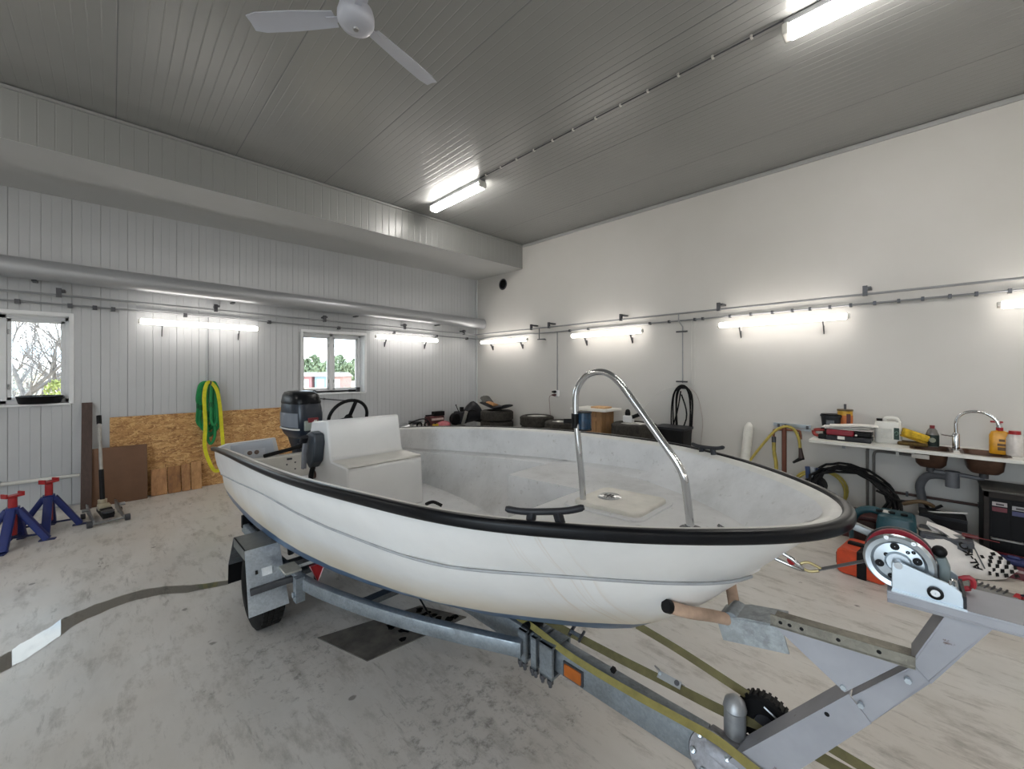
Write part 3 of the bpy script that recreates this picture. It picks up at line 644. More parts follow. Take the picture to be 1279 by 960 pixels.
# jack stands
def jack_stand(c, rz, h, label, reach):
    t = thing('jack_stand', label, 'stand', c, 'blue and red jack stands'); R = Matrix.Translation(c) @ Matrix.Rotation(rz, 4, 'Z')
    for i in range(4):
        a = PI/4+PI/2*i; f = Vector((reach*math.cos(a), reach*math.sin(a), .012)); top = Vector((.035*math.cos(a), .035*math.sin(a), .335))
        MB().sweep([R @ f, R @ top], rrect(.062, .05, .008, 2)).build('leg', BLUE, t)
        MB().box((0, 0, .005), (.11, .05, .01), R @ rotm(0, 0, a, (f.x, f.y, 0))).build('foot', mat('15204f', .5), t)
    for i in range(2):
        a = PI/4+PI/2*i; f = Vector((reach*.8*math.cos(a), reach*.8*math.sin(a), .07)); MB().cyl(R @ f, R @ Vector((-f.x, -f.y, .07)), .010, 8).build('cross_brace', mat('15204f', .5), t)
    MB().sweep([R @ Vector((0, 0, .30)), R @ Vector((0, 0, .36))], rrect(.085, .085, .012, 2), up=(0, 1, 0)).build('collar', BLUE, t)
    MB().sweep([R @ Vector((0, 0, .10)), R @ Vector((0, 0, h-.02))], rrect(.055, .055, .008, 2), up=(0, 1, 0)).build('ratchet_post', RED, t)
    MB().box((0, 0, h-.012), (.13, .07, .02), R).box((-.058, 0, h+.005), (.014, .07, .03), R).box((.058, 0, h+.005), (.014, .07, .03), R).build('saddle', RED, t, bev=.003)
jack_stand(Vector((-.46, 6.30, 0)), .75, .505, 'blue jack stand with a red post, rightmost of the stands', .22)
jack_stand(Vector((-.66, 5.98, 0)), .62, .475, 'blue jack stand with a red post, second from the right', .22)
jack_stand(Vector((-.98, 5.80, 0)), .85, .46, 'blue jack stand cut off by the left edge of the picture', .22)

# rods at the right window
t = thing('knobbed_bar', 'black bar with round knobs lying on the right window sill', 'bar', (2.9, 7.3, 1.24))
a, c = onY(393, 491, 7.27), onY(443, 491, 7.27); a.z = c.z = 1.262
MB().cyl(a, c, .014, 10).build('shaft', BLACK, t); MB().ball(a, .035, 12).build('knob', BLACK, t); MB().cyl(c-Vector((.1, 0, 0)), c+Vector((.02, 0, 0)), .022, 12).build('handle_grip', BLACK, t)
MB().span((c.x+.04, 7.25, 1.237), (c.x+.10, 7.30, 1.32)).build('end_bracket', DARKSTEEL, t)
a, c = onY(393, 497, 7.2), onY(451, 501.5, 7.2)
t = thing('thin_rod', 'thin dark rod fixed slanting on the wall under the right window', 'rod', a)
MB().cyl(a, c, .010, 8).build('rod', DARKSTEEL, t)
for q in (a*.8+c*.2, a*.2+c*.8): MB().span((q.x-.015, 7.19, q.z-.015), (q.x+.015, YB, q.z+.015)).build('clip', DARKSTEEL, t)

# ================================================================== tyres and parts in the far corner
def tyre_mesh(R, r, w, n=28):
    pr = [(r, -w*.42), (r+.01, -w*.5), (R-.045, -w*.5), (R-.012, -w*.43), (R, -w*.33), (R, w*.33), (R-.012, w*.43), (R-.045, w*.5), (r+.01, w*.5), (r, w*.42), (r+.02, w*.3), (R-.03, w*.25), (R-.03, -w*.25), (r+.02, -w*.3), (r, -w*.42)]
    return pr
RIM = mat('b9b8b4', .35, .6, .15, 8); TYRE = mat('33302b', .85, 0, .35, 18, .25)
def tyre(c, R, w, label, rim=False, group=None):
    t = thing('tyre', label, 'tyre', (c[0], c[1], c[2]), group); M = Matrix.Translation((c[0], c[1], c[2]+w/2))
    MB().lathe(tyre_mesh(R, R*.62, w), 32, M).build('rubber', TYRE, t)
    tr = MB()
    for i in range(36):
        a = 2*PI*i/36; Mi = M @ Matrix.Rotation(a, 4, 'Z')
        for z in (-.26, 0, .26): tr.box((R-.001, 0, z*w), (.008, R*.11, w*.20), Mi @ rotm(0, 0, 0) @ Matrix.Translation((0, z*.05, 0)))
    tr.build('tread_blocks', TYRE, t, smooth=0, weld=False)['kind'] = 'stuff'
    if rim:
        MB().lathe([(.001, -.01), (R*.2, -.01), (R*.25, .02), (R*.5, .01), (R*.57, w*.3), (R*.63, w*.4), (R*.63, w*.43), (R*.56, w*.36), (R*.50, .025), (R*.22, .035), (R*.18, .0), (.001, .0)], 28, M).build('rim', RIM, t)
def stack(px, R, w, n, topz, X, toplab, rim, which):
    p = onX(px, 500, X); h = w; z = topz-n*h
    w = topz/n
    for i in range(n-1): tyre((p.x, p.y, i*w), R, w*.985, ('tyre on the floor at the bottom of the ', 'second tyre from the floor in the ', 'third tyre from the floor in the ')[i]+which, False, 'lower tyres of the stacks')
    tyre((p.x, p.y, (n-1)*w), R, w*.985, toplab, rim, 'top tyres of the stacks')
    return Vector((p.x, p.y, topz))
s1 = stack(621, .33, .205, 4, .82, 5.58, 'dark tyre nearest the room corner carrying the torn seat', False, 'stack nearest the room corner')
s2 = stack(671, .31, .205, 4, .80, 5.60, 'tyre with a pale rim, topmost of the second stack from the corner', True, 'second stack from the corner')
s3 = stack(703, .30, .20, 4, .775, 5.45, 'low tyre partly behind the chrome hoop, third stack from the corner', True, 'third stack from the corner')
s4 = stack(793, .33, .205, 4, .86, 5.50, 'wide tyre with a white thing on it, right of the chrome hoop', True, 'widest stack, right of the crate')
# torn seat on the first stack
t = thing('torn_seat', 'torn black seat with tan lining lying on the corner tyre stack', 'seat', s1)
q = s1+Vector((-.02, 0, .0))
MB().loft([[(q.x+u*.16, q.y-.34+k*.085, q.z+.05+abs(k-3.2)*.018+v*.045*(1-.08*abs(k-4))) for u, v in circle(1, 10)] for k in range(9)]).build('cushion', SATIN, t)
MB().loft([[(q.x+u*.14, q.y+.22+k*.06, q.z+.13+.05*k+v*.05) for u, v in circle(1, 10)] for k in range(3)]).build('backrest', mat('4b4a47', .7, 0, .2, 10), t)
MB().loft([[(q.x-.06+u*.08, q.y-.05+k*.07, q.z+.105+.015*k+v*.025) for u, v in circle(1, 8)] for k in range(4)]).build('torn_lining', mat('a5794e', .8), t)
# low workbench carrying the parts in the corner
tb = thing('parts_bench', 'low grey bench along the window wall under the heap of parts', 'bench', (4.2, 6.9, 0))
MB().span((2.9, 6.62, .46), (5.2, 7.2, .50)).build('bench_top', mat('6e6a64', .6), tb, bev=.004)
for X in (2.97, 5.13):
    for Y in (6.69, 7.13): MB().span((X-.025, Y-.025, 0), (X+.025, Y+.025, .46)).build('leg', DARKSTEEL, tb)
def place(px, Y=6.86): return onY(px, 520, Y)
z0 = .50
p = place(503); t = thing('silver_cover', 'flat silver engine cover at the left end of the parts heap', 'engine part', (p.x, 6.86, z0))
MB().loft([[(p.x-.33+.10*k, 6.84+u*(.13+.01*k), z0+max(0, .02+.012*k+v*(.02+.012*k))) for u, v in circle(1, 12)] for k in range(5)]).build('casting', STEEL, t)
for k in range(3): MB().cyl((p.x-.24+.11*k, 6.76, z0+.03), (p.x-.16+.13*k, 6.76, z0+.075), .016, 8).build('bolt', DARKSTEEL, t)
p = place(521); t = thing('bare_engine', 'bare silver and black engine block in the parts heap', 'engine', (p.x, 6.86, z0))
MB().span((p.x-.15, 6.72, z0), (p.x+.16, 6.98, z0+.10)).build('crankcase', mat('b8b4b0', .4, .3, .3, 16), t, bev=.02)
for k in range(4): MB().span((p.x-.13, 6.75, z0+.105+.014*k), (p.x+.05, 6.95, z0+.112+.014*k)).build('cooling_fin', DARKSTEEL, t)
for k in range(2): MB().lathe([(.04, -.012), (.062, -.012), (.062, .012), (.04, .012), (.04, -.012)], 18, frame((1, 0, 0), (0, 0, 1), (0, -1, 0), (p.x-.04+.17*k, 6.70, z0+.085))).build('flywheel', BLACK, t)
MB().tube(spline([(p.x-.3, 6.75, z0+.09), (p.x-.1, 6.76, z0+.17), (p.x+.1, 6.76, z0+.19), (p.x+.22, 6.78, z0+.12)], 5), .012, 8).build('frame_tube', BLACK, t)
p = place(537); t = thing('yellow_can', 'small yellow can among the parts heap', 'can', (p.x, 6.68, z0))
MB().span((p.x-.05, 6.63, z0), (p.x+.06, 6.69, z0+.085)).build('can', mat('c9a021', .4), t, bev=.006); MB().cyl((p.x, 6.66, z0+.085), (p.x, 6.66, z0+.105), .018, 10).build('cap', BLACK, t)
p = place(550); t = thing('pink_helmet', 'shiny red-pink helmet lying in the parts heap', 'helmet', (p.x, 6.72, z0))
MB().lathe([(.14, 0), (.145, .02), (.135, .06), (.105, .10), (.05, .125), (.001, .13)], 22, Matrix.Translation((p.x, 6.74, z0)) @ Matrix.Diagonal((1.15, .8, .9, 1))).build('shell', mat('b4636b', .25), t)
MB().lathe([(.142, .0), (.155, .004), (.155, .016), (.14, .02)], 22, Matrix.Translation((p.x, 6.74, z0)) @ Matrix.Diagonal((1.15, .8, .9, 1))).build('edge_trim', BLACK, t)
p = place(545, 6.98); t = thing('black_gearbox', 'black gear housing with a flat bar on top behind the pink helmet', 'engine part', (p.x, 6.98, z0))
MB().span((p.x-.2, 6.9, z0), (p.x+.16, 7.1, z0+.2)).build('housing', mat('5a2d2f', .5, 0, .4, 14), t, bev=.02); MB().span((p.x-.26, 6.93, z0+.21), (p.x+.04, 6.97, z0+.235)).span((p.x-.08, 6.9, z0+.2), (p.x+.16, 7.02, z0+.29)).build('lever_bar', BLACK, t, bev=.004)
MB().span((p.x-.16, 6.88, z0+.12), (p.x+.12, 6.9, z0+.16)).build('label_plate', mat('c8b6b2', .5), t)
p = place(566); t = thing('small_motor', 'upright black engine with a round side cover and a thin lever', 'engine', (p.x, 6.84, z0))
MB().lathe([(.001, -.05), (.10, -.05), (.125, -.03), (.125, .03), (.10, .05), (.001, .05)], 22, frame((1, 0, 0), (0, 0, 1), (0, -1, 0), (p.x-.0, 6.78, z0+.125))).build('round_cover', BLACK, t)
MB().span((p.x+.1, 6.75, z0), (p.x+.30, 6.98, z0+.26)).build('block', SATIN, t, bev=.025)
MB().prism([(0, 0), (.07, .0), (.16, .24), (.10, .26)], 6.70, 6.73, frame((1, 0, 0), (0, 0, 1), (0, 1, 0), (p.x+.12, 0, z0+.02))).build('silver_bracket', mat('a9a7a2', .4, .4), t)
MB().cyl((p.x+.12, 6.8, z0+.24), (p.x+.04, 6.8, z0+.40), .009, 8).ball((p.x+.04, 6.8, z0+.405), .015, 8).build('lever', BLACK, t)
MB().cyl((p.x+.22, 6.84, z0+.25), (p.x+.22, 6.84, z0+.35), .045, 12).build('filler', BLACK, t)
p = place(580); t = thing('engine_shroud', 'dark curved engine shroud beside the upright black engine', 'engine part', (p.x, 6.84, z0))
MB().loft([[(p.x+.02+.075*k, 6.84+u*.12, z0+max(0, .15+.09*math.sin(k*.55)+v*(.15+.09*math.sin(k*.55)-.02*k*.3))) for u, v in circle(1, 12)] for k in range(6)]).build('shroud', SATIN, t)
MB().tube(spline([(p.x-.1, 6.75, z0+.2), (p.x+.1, 6.72, z0+.28), (p.x+.3, 6.75, z0+.2), (p.x+.42, 6.78, z0+.05)], 5), .016, 8).build('hose', BLACK, t)
MB().span((p.x+.33, 6.7, z0), (p.x+.5, 6.95, z0+.13)).build('pedal_box', BLACK, t, bev=.02)

# crate with a white board on it, on the floor beside the tyre stacks
p = onX(746, 520, 5.50); t = thing('wooden_crate', 'tall brown wooden crate right of the chrome hoop, under a white board', 'crate', (p.x, p.y, 0))
WD = wood_mat('7b5a3a', '9c774e', 5, (7, 7, 1)); zc = 1.0
for sx, sy, wx, wy in ((-.17, 0, .018, .40), (.17, 0, .018, .40)):
    for k in range(4):
        yy = -.15+.1*k; MB().span((p.x+sx-wx/2, p.y+yy-.047, .0), (p.x+sx+wx/2, p.y+yy+.047, zc)).build('plank', WD, t, bev=.002)
for sy in (-.19, .19):
    for k in range(3): xx = -.105+.105*k; MB().span((p.x+xx-.05, p.y+sy-.009, 0), (p.x+xx+.05, p.y+sy+.009, zc)).build('plank', WD, t, bev=.002)
for z in (.15, zc-.12): MB().span((p.x-.195, p.y-.21, z-.03), (p.x-.18, p.y+.21, z+.03)).build('batten', WD, t)
tag(MB().span((p.x-.25, p.y-.31, zc+.003), (p.x+.23, p.y+.34, zc+.035)).build('white_board', OFFWHITE, bev=.006), 'pale board laid flat on the wooden crate', 'board')
tag(MB().span((p.x-.1, p.y-.20, zc+.037), (p.x+.12, p.y+.05, zc+.062)).build('wood_offcut', wood_mat('c79a68', 'd8b48a', 4), bev=.004), 'tan wood offcut lying on the pale board', 'offcut')
t = thing('white_pump', 'small white pump with a black cap on the wide tyre', 'pump', s4+Vector((-.02, .1, 0)))
MB().span((s4.x-.06, s4.y+.02, s4.z), (s4.x+.04, s4.y+.16, s4.z+.10)).build('body', WHITE, t, bev=.012); MB().cyl((s4.x-.01, s4.y+.03, s4.z+.08), (s4.x-.01, s4.y-.09, s4.z+.13), .028, 12).build('spout', BLACK, t)
MB().cyl((s4.x, s4.y+.11, s4.z+.1), (s4.x, s4.y+.11, s4.z+.15), .04, 12).ball((s4.x, s4.y+.11, s4.z+.16), .035).build('cap', BLACK, t)
p = onX(841, 545, 5.72); t = thing('black_bin', 'black box bin standing behind the boat left of the hanging cable', 'bin', (p.x, p.y, 0))
MB().loft([[(p.x+a, p.y+c, z) for a, c in rrect(.34*k, .42*k, .03)] for z, k in ((0, .9), (.83, 1.0))]).build('body', BLACK, t); MB().loft([[(p.x+a, p.y+c, z) for a, c in rrect(.37, .45, .03)] for z in (.80, .835)]).build('rim', SATIN, t)

# ================================================================== the sink wall
ZW = .882
Yf = lambda px, X=5.62: onX(px, 560, X).y
S1, S2 = (Yf(1187), Yf(1140)), (Yf(1259), Yf(1203))      # the two bowls, along Y
wt = thing('worktop', 'long white wall-hung worktop with two sinks let into it', 'worktop', (5.72, -.4, ZW))
m = MB(); y0, y1 = -1.7, .863; BX0, BX1 = 5.50, 5.86
ys = [y0, S2[0], S2[1], S1[0], S1[1], y1]
for k in range(5):
    if k in (1, 3):
        m.span((5.43, ys[k], ZW-.03), (BX0, ys[k+1], ZW)); m.span((BX1, ys[k], ZW-.03), (5.995, ys[k+1], ZW))
    else: m.span((5.43, ys[k], ZW-.03), (5.995, ys[k+1], ZW))
m.build('top', OFFWHITE, wt, bev=.002)
for Y in (.62, -1.2): MB().span((5.55, Y-.015, ZW-.05), (5.99, Y+.015, ZW-.03)).span((5.96, Y-.015, ZW-.14), (5.995, Y+.015, ZW-.03)).build('bracket', PIPE, wt)
MB().span((5.93, .72, ZW-.06), (5.99, .86, ZW-.03)).build('wall_batten', DARKSTEEL, wt)
BOWL = mat('5c4437', .4, .6, .2, 10)
for k, (a, c) in enumerate((S1, S2)):
    t = thing('sink', ['left stainless sink bowl with a white sticker under the worktop', 'right stainless sink bowl, larger and without a sticker'][k], 'sink', (5.68, (a+c)/2, ZW), 'sinks in the worktop')
    cx, cy = (BX0+BX1)/2, (a+c)/2; L = c-a; W = BX1-BX0
    rows = []
    for z, s, ins in ((ZW+.003, 1, -.02), (ZW+.004, 1, .005), (ZW-.02, 1, .012), (ZW-.13, 1, .025), (ZW-.165, 1, .05), (ZW-.172, 1, .12)):
        rows.append([(cx+u, cy+v, z) for u, v in rrect(W-2*ins, L-2*ins, .05)])
    r2 = [[(x+(cx-x)*-.012, y+(cy-y)*-.012, z-.006) for x, y, z in r] for r in rows][::-1]
    MB().grid(rows+r2[:-1], closed=True).add([Vector(p) for p in rows[-1]], [tuple(range(16))]).build('bowl', BOWL, t)
    MB().lathe([(.001, 0), (.04, 0), (.045, .003), (.03, .004), (.001, .004)], 16, Matrix.Translation((cx, cy, ZW-.171))).build('drain', CHROME, t)
    MB().cyl((cx, cy, ZW-.178), (cx, cy, ZW-.23), .03, 12).build('waste_fitting', mat('3e3f42', .5), t)
    if k == 0: MB().span((BX0-.012, cy+.01, ZW-.085), (BX0-.0105, cy+.13, ZW-.045), Matrix()).build('sticker', mat('b9b4ae', .6), t)
# mixer tap
Yt = onX(1195, 560, 5.66).y; t = thing('mixer_tap', 'tall chrome mixer tap with a curved spout between the sinks', 'tap', (5.70, Yt, ZW))
MB().lathe([(.034, 0), (.034, .01), (.026, .014), (.026, .15), (.02, .165), (.001, .165)], 20, Matrix.Translation((5.70, Yt, ZW))).build('body', CHROME, t)
MB().tube(spline([(5.70, Yt, ZW+.16), (5.70, Yt, ZW+.27), (5.69, Yt-.03, ZW+.34), (5.68, Yt-.09, ZW+.375), (5.66, Yt-.17, ZW+.37), (5.65, Yt-.235, ZW+.32), (5.645, Yt-.255, ZW+.265)], 6), .0135, 12).build('spout', CHROME, t)
MB().cyl((5.645, Yt-.254, ZW+.275), (5.645, Yt-.262, ZW+.248), .017, 12).build('aerator', CHROME, t)
MB().tube([(5.70, Yt+.02, ZW+.13), (5.66, Yt+.10, ZW+.145)], .007, 8).build('lever', CHROME, t)

def bottle(name, label, c, prof, m, cap, capm, n=18, sq=(1, 1, 1)):
    t = thing(name, label, 'bottle', c); M = Matrix.Translation(c) @ Matrix.Diagonal((sq[0], sq[1], 1, 1))
    MB().lathe([(.001, 0)]+prof, n, M).build('body', m, t); cap(t, capm, Vector(c)); return t
XI = 5.82
py_ = lambda px, X=XI: onX(px, 555, X).y
# dark bucket, yellow tin
c = (5.87, py_(1039, 5.87), ZW); t = thing('bucket', 'small dark grey bucket on the worktop beside the yellow tin', 'bucket', c); M = Matrix.Translation(c)
MB().lathe([(.001, 0), (.075, 0), (.098, .225), (.105, .227), (.105, .245), (.098, .247), (.092, .23), (.001, .225)], 24, M).build('body', mat('26292c', .4), t)
MB().lathe([(.001, .24), (.09, .24), (.10, .255), (.001, .258)], 24, M).build('lid', BLACK, t)
MB().span((c[0]-.1, c[1]-.035, ZW+.14), (c[0]-.08, c[1]+.035, ZW+.19)).build('label', mat('5a5f62', .5), t)
# the tin stands on the books/case behind
c = (5.90, py_(1056, 5.9), ZW); t = thing('yellow_tin', 'tall yellow tin with a dark stick on its lid at the back of the worktop', 'tin', c); M = Matrix.Translation(c)
MB().lathe([(.001, 0), (.068, 0), (.068, .30), (.001, .30)], 22, M).build('body', mat('c79a2c', .4), t)
MB().lathe([(.069, .15), (.0695, .15), (.0695, .25), (.069, .25)], 22, M).build('label_band', mat('b9652b', .5), t)
MB().span((c[0]-.072, c[1]-.055, ZW+.15), (c[0]-.066, c[1]-.02, ZW+.27)).build('dark_panel', mat('4e1f1c', .5), t)
MB().lathe([(.001, .30), (.072, .298), (.072, .315), (.001, .315)], 22, M).build('lid', mat('5a4a28', .5), t)
MB().cyl((c[0], c[1], ZW+.315), (c[0], c[1], ZW+.375), .012, 10).build('stick', DARKSTEEL, t)
# clamp, red case, papers
c = (5.62, onX(1026, 545, 5.62).y, ZW); t = thing('red_clamp', 'red and black clamp at the left end of the worktop', 'clamp', c)
MB().span((c[0]-.05, c[1]-.06, ZW), (c[0]+.05, c[1]+.02, ZW+.05)).build('jaw', BLACK, t, bev=.008)
MB().tube(spline([(c[0], c[1]-.05, ZW+.03), (c[0], c[1]+.05, ZW+.035), (c[0], c[1]+.06, ZW+.085), (c[0], c[1]-.03, ZW+.10)], 5), .018, 8).build('frame', mat('8f2a24', .4), t)
MB().cyl((c[0], c[1]+.02, ZW+.09), (c[0], c[1]-.05, ZW+.13), .015, 10).build('screw', BLACK, t)
ya, yc = onX(1090, 550, 5.66).y, onX(1034, 545, 5.66).y
t = thing('red_case', 'long dark red and black tool case lying on the worktop under papers', 'case', (5.68, (ya+yc)/2, ZW))
MB().span((5.55, ya, ZW), (5.80, yc, ZW+.055)).build('lower_half', SATIN, t, bev=.012)
MB().span((5.55, ya+.14, ZW+.055), (5.80, yc, ZW+.115)).build('lid', mat('7d1224', .4), t, bev=.014)
MB().span((5.56, ya, ZW+.055), (5.79, ya+.14, ZW+.11)).build('end_cap', BLACK, t, bev=.014)
MB().lathe([(.001, 0), (.010, 0), (.010, .004), (.001, .004)], 12, frame((0, 1, 0), (0, 0, 1), (-1, 0, 0), (5.549, ya+.12, ZW+.075))).build('emblem', OFFWHITE, t)
MB().span((5.545, yc-.16, ZW+.018), (5.55, yc-.10, ZW+.05)).build('latch', OFFWHITE, t)
for i, (dz, dy, tilt, lb) in enumerate(((.118, 0, .03, 'bottom sheet of white paper on the red case'), (.132, .03, .06, 'middle sheaf of white papers on the red case'), (.150, -.03, .09, 'top folded white paper on the red case'))):
    M = rotm(-tilt*.6, 0, .1*i-.1, (5.69, (ya+yc)/2+dy, ZW+dz+.003*i))
    tag(MB().grid([[(u, v, .004*math.sin(v*14+i)) for u in (-.11, -.03, .04, .11)] for v in np.linspace(-.2, .2, 7)], M).grid([[(u, v, .010+.004*math.sin(v*14+i)) for u in (-.11, -.03, .04, .11)] for v in np.linspace(-.2, .2, 7)], M)
        .box((0, 0, .005), (.215, .39, .006), M).build('paper', mat('eceae6', .6, 0, .02, 4)), lb, 'paper', 'papers on the red case')
# jerrycan
c = Vector((5.80, py_(1110, 5.8), ZW)); t = thing('jerrycan', 'white plastic jerrycan with a black cap and green label', 'jerrycan', c)
W, D, H = .21, .15, .235
rows = [[(c.x+u*k, c.y+v*k, ZW+z) for v, u in rrect(W, D, .03)] for z, k in ((0, .94), (.012, 1), (H-.05, 1), (H-.015, .93))]
MB().loft(rows).build('body', OFFWHITE, t)
MB().tube(spline([(c.x, c.y+.03, ZW+H-.03), (c.x, c.y+.02, ZW+H+.02), (c.x, c.y-.06, ZW+H+.022), (c.x, c.y-.085, ZW+H-.03)], 5), .016, 10).build('handle', OFFWHITE, t)
MB().cyl((c.x, c.y+.07, ZW+H-.03), (c.x, c.y+.07, ZW+H+.012), .024, 14).build('cap', BLACK, t)
MB().span((c.x-D/2-.0015, c.y-.085, ZW+.045), (c.x-D/2, c.y-.045, ZW+.165)).build('green_label', mat('16362c', .5), t)
MB().tube([(c.x-D/2-.002, c.y-.065+.013*math.cos(a), ZW+.11+.02*math.sin(a)) for a in np.linspace(0, 5.4, 9)], .003, 5).build('label_mark', mat('6f8d7c', .5), t)
MB().span((c.x-D/2-.0015, c.y-.03, ZW+.05), (c.x-D/2, c.y+.055, ZW+.15)).build('grey_label', mat('c4c4be', .5), t)
# sponges
c = Vector((5.76, py_(1142, 5.76), ZW))
tag(MB().span((c.x-.08, c.y-.10, ZW), (c.x+.08, c.y+.12, ZW+.035)).build('scouring_pad', mat('5f4a22', .9, 0, .3, 30, .3), bev=.012), 'brown scouring pad under the yellow sponge', 'pad')
M = rotm(.35, 0, .2, (c.x, c.y-.005, ZW+.105))
t = thing('sponge', 'yellow sponge tilted on the brown pad by the soap bottle', 'sponge', c)
MB().box((0, 0, 0), (.12, .20, .07), M).build('foam', mat('c9a52c', .9, 0, .25, 30, .3), t, bev=.015)
MB().box((0, 0, -.043), (.122, .202, .016), M).build('scrub_face', mat('a2811d', .9), t)
def capc(r, h, z): return lambda t, m, c: MB().cyl((c.x, c.y, c.z+z), (c.x, c.y, c.z+z+h), r, 14).build('cap', m, t)
c = (5.78, py_(1165, 5.78), ZW)
t = bottle('soap_bottle', 'clear and dark dish soap bottle with a red cap', c, [(.045, .002), (.048, .03), (.048, .12), (.034, .165), (.02, .185), (.001, .186)], mat('6f6b67', .2), capc(.018, .03, .183), mat('7d1f26', .4), sq=(.7, 1, 1))
MB().lathe([(.0485, .01), (.0495, .03), (.0495, .115), (.0485, .12)], 18, Matrix.Translation(c) @ Matrix.Diagonal((.7, 1, 1, 1))).build('dark_label', mat('26302c', .4), t)
MB().lathe([(.001, 0), (.024, 0), (.024, .002), (.001, .002)], 14, frame((0, 1, 0), (0, 0, 1), (-1, 0, 0), (c[0]-.0355, c[1], ZW+.07))).build('label_disc', mat('8d8f7d', .5), t)
# hand cleaner
c = Vector((5.74, py_(1249, 5.74), ZW)); t = thing('pump_bottle', 'yellow hand cleaner pump bottle with a red pump', 'bottle', c)
MB().loft([[(c.x+u*k, c.y+v*k, ZW+z) for v, u in rrect(.125, .085, .022)] for z, k in ((0, .95), (.008, 1), (.165, 1), (.20, .8), (.212, .3))]).build('body', mat('d99a1c', .35), t)
MB().cyl((c.x, c.y, ZW+.21), (c.x, c.y, ZW+.24), .022, 14).cyl((c.x, c.y, ZW+.24), (c.x, c.y, ZW+.285), .009, 8).build('pump_collar', RED, t)
MB().span((c.x-.014, c.y-.02, ZW+.28), (c.x+.014, c.y+.055, ZW+.296)).build('pump_spout', RED, t, bev=.003)
for z, h, w_ in ((.115, .022, .035), (.075, .022, .055), (.035, .03, .05)): MB().span((c.x-.0445, c.y-w_/2-.01, ZW+z), (c.x-.0425, c.y+w_/2-.01, ZW+z+h)).build('label_block', mat('6a4a1c', .5), t)
c = (5.70, onX(1268, 560, 5.70).y, ZW)
bottle('white_bottle', 'white bottle with a red cap at the right end of the worktop', c, [(.05, .002), (.052, .02), (.052, .15), (.04, .185), (.03, .195), (.001, .196)], mat('cfc9c4', .4), capc(.036, .03, .19), RED)

# pipes under the worktop
t = thing('water_pipes', 'pair of grey water pipes bending down the wall under the worktop', 'pipe', (5.95, py_(1086, 5.95), .4))
ya, yb = onX(1084, 590, 5.95).y, onX(1092, 590, 5.95).y; ye = onX(1150, 575, 5.95).y
for y, z in ((ya, .80), (yb, .755)):
    MB().tube(spline([(5.95, y, .10), (5.95, y, z-.12), (5.95, y, z-.05), (5.95, y-.012, z-.012), (5.95, y-.05, z), (5.95, y-.12, z), (5.95, ye, z-.005)], 5), .013, 10, up=(1, 0, 0)).build('pipe', mat('6d6a66', .5, .3), t)
for z in (.50,): MB().span((5.93, yb-.03, z-.008), (XR, ya+.03, z+.012)).build('clamp', OFFWHITE, t)
MB().span((5.93, yb-.20, .73), (XR, yb-.175, .83)).build('clamp', OFFWHITE, t)
t = thing('drain_pipe', 'thick grey waste pipe curving from the sinks down the wall', 'pipe', (5.8, 0, .6))
DR = mat('63656a', .5, 0, .1, 8); yt = onX(1190, 597, 5.68).y; yd = onX(1155, 630, 5.9).y
MB().tube(spline([(5.68, yt, .60), (5.75, yt+.06, .615), (5.86, yd-.02, .57), (5.92, yd+.03, .46), (5.93, yd+.02, .34), (5.93, yd, .16), (5.93, yd, .04)], 6), .036, 14).build('pipe', DR, t)
MB().cyl((5.68, yt, .53), (5.68, yt, .66), .048, 16).cyl((5.68, yt, .66), (5.68, yt, .68), .052, 16).build('trap', DR, t)
s1y, s2y = sum(S1)/2, sum(S2)/2
MB().tube(spline([(5.68, s2y, .655), (5.68, s2y+.04, .645), (5.68, yt-.05, .655), (5.68, s1y, .66)], 4), .020, 10).build('cross_pipe', DR, t)
t = thing('brown_pipe', 'red-brown pipe running low along the sink wall', 'pipe', (5.95, 0, .3))
MB().cyl((5.95, onX(1112, 630, 5.95).y, .335), (5.95, -.75, .335), .014, 8).build('pipe', mat('47302b', .5), t)
for Y in (.1, -.4): MB().span((5.93, Y-.01, .315), (XR, Y+.01, .355)).build('clip', DARKSTEEL, t)

# copper standpipe with channel and yellow hoses
yp = onX(980, 560, 5.90).y; t = thing('copper_pipe', 'copper brown standpipe with a cross arm on the sink wall', 'pipe', (5.9, yp, 0))
MB().cyl((5.90, yp, .03), (5.90, yp, .955), .026, 14).build('standpipe', mat('6f4334', .5, .25, .15, 8), t)
a, c = onX(967, 536, 5.9), onX(1000, 538, 5.9)
MB().tube(spline([a+Vector((0, 0, -.12)), a+Vector((0, 0, -.03)), a+Vector((0, -.03, 0)), c+Vector((0, .03, 0)), c+Vector((0, 0, -.03)), c+Vector((0, -.005, -.10))], 4), .013, 10, up=(1, 0, 0)).build('cross_arm', COPPER, t)
MB().span((5.97, c.y-.09, .935), (XR, a.y+.02, .975)).span((5.97, c.y-.09, .90), (XR, a.y-.02, .925)).build('channel', ZINC, t)
for y in (c.y-.06, yp, a.y-.04): MB().span((5.955, y-.012, .925), (5.975, y+.012, .965)).build('bolt_plate', DARKSTEEL, t)
MB().cyl(a+Vector((0, 0, -.10)), a+Vector((0, 0, -.2)), .022, 12).build('tap_valve', STEEL, t)
YH = mat('b3a24e', .5, 0, .15, 10)
t = thing('yellow_hose', 'yellow hose looping over the copper arm with a dark nozzle', 'hose', (5.85, yp, .5))
MB().tube(spline([onX(926, 592, 5.87), onX(938, 574, 5.87), onX(958, 549, 5.86), onX(970, 537, 5.85), onX(982, 532.5, 5.85), onX(992, 536, 5.85), onX(998, 547, 5.85), onX(1000, 560, 5.85)], 6), .016, 10).build('hose', YH, t)
a, c = onX(1000, 559, 5.85), onX(1001.5, 572, 5.85); e = onX(991, 577.5, 5.84)
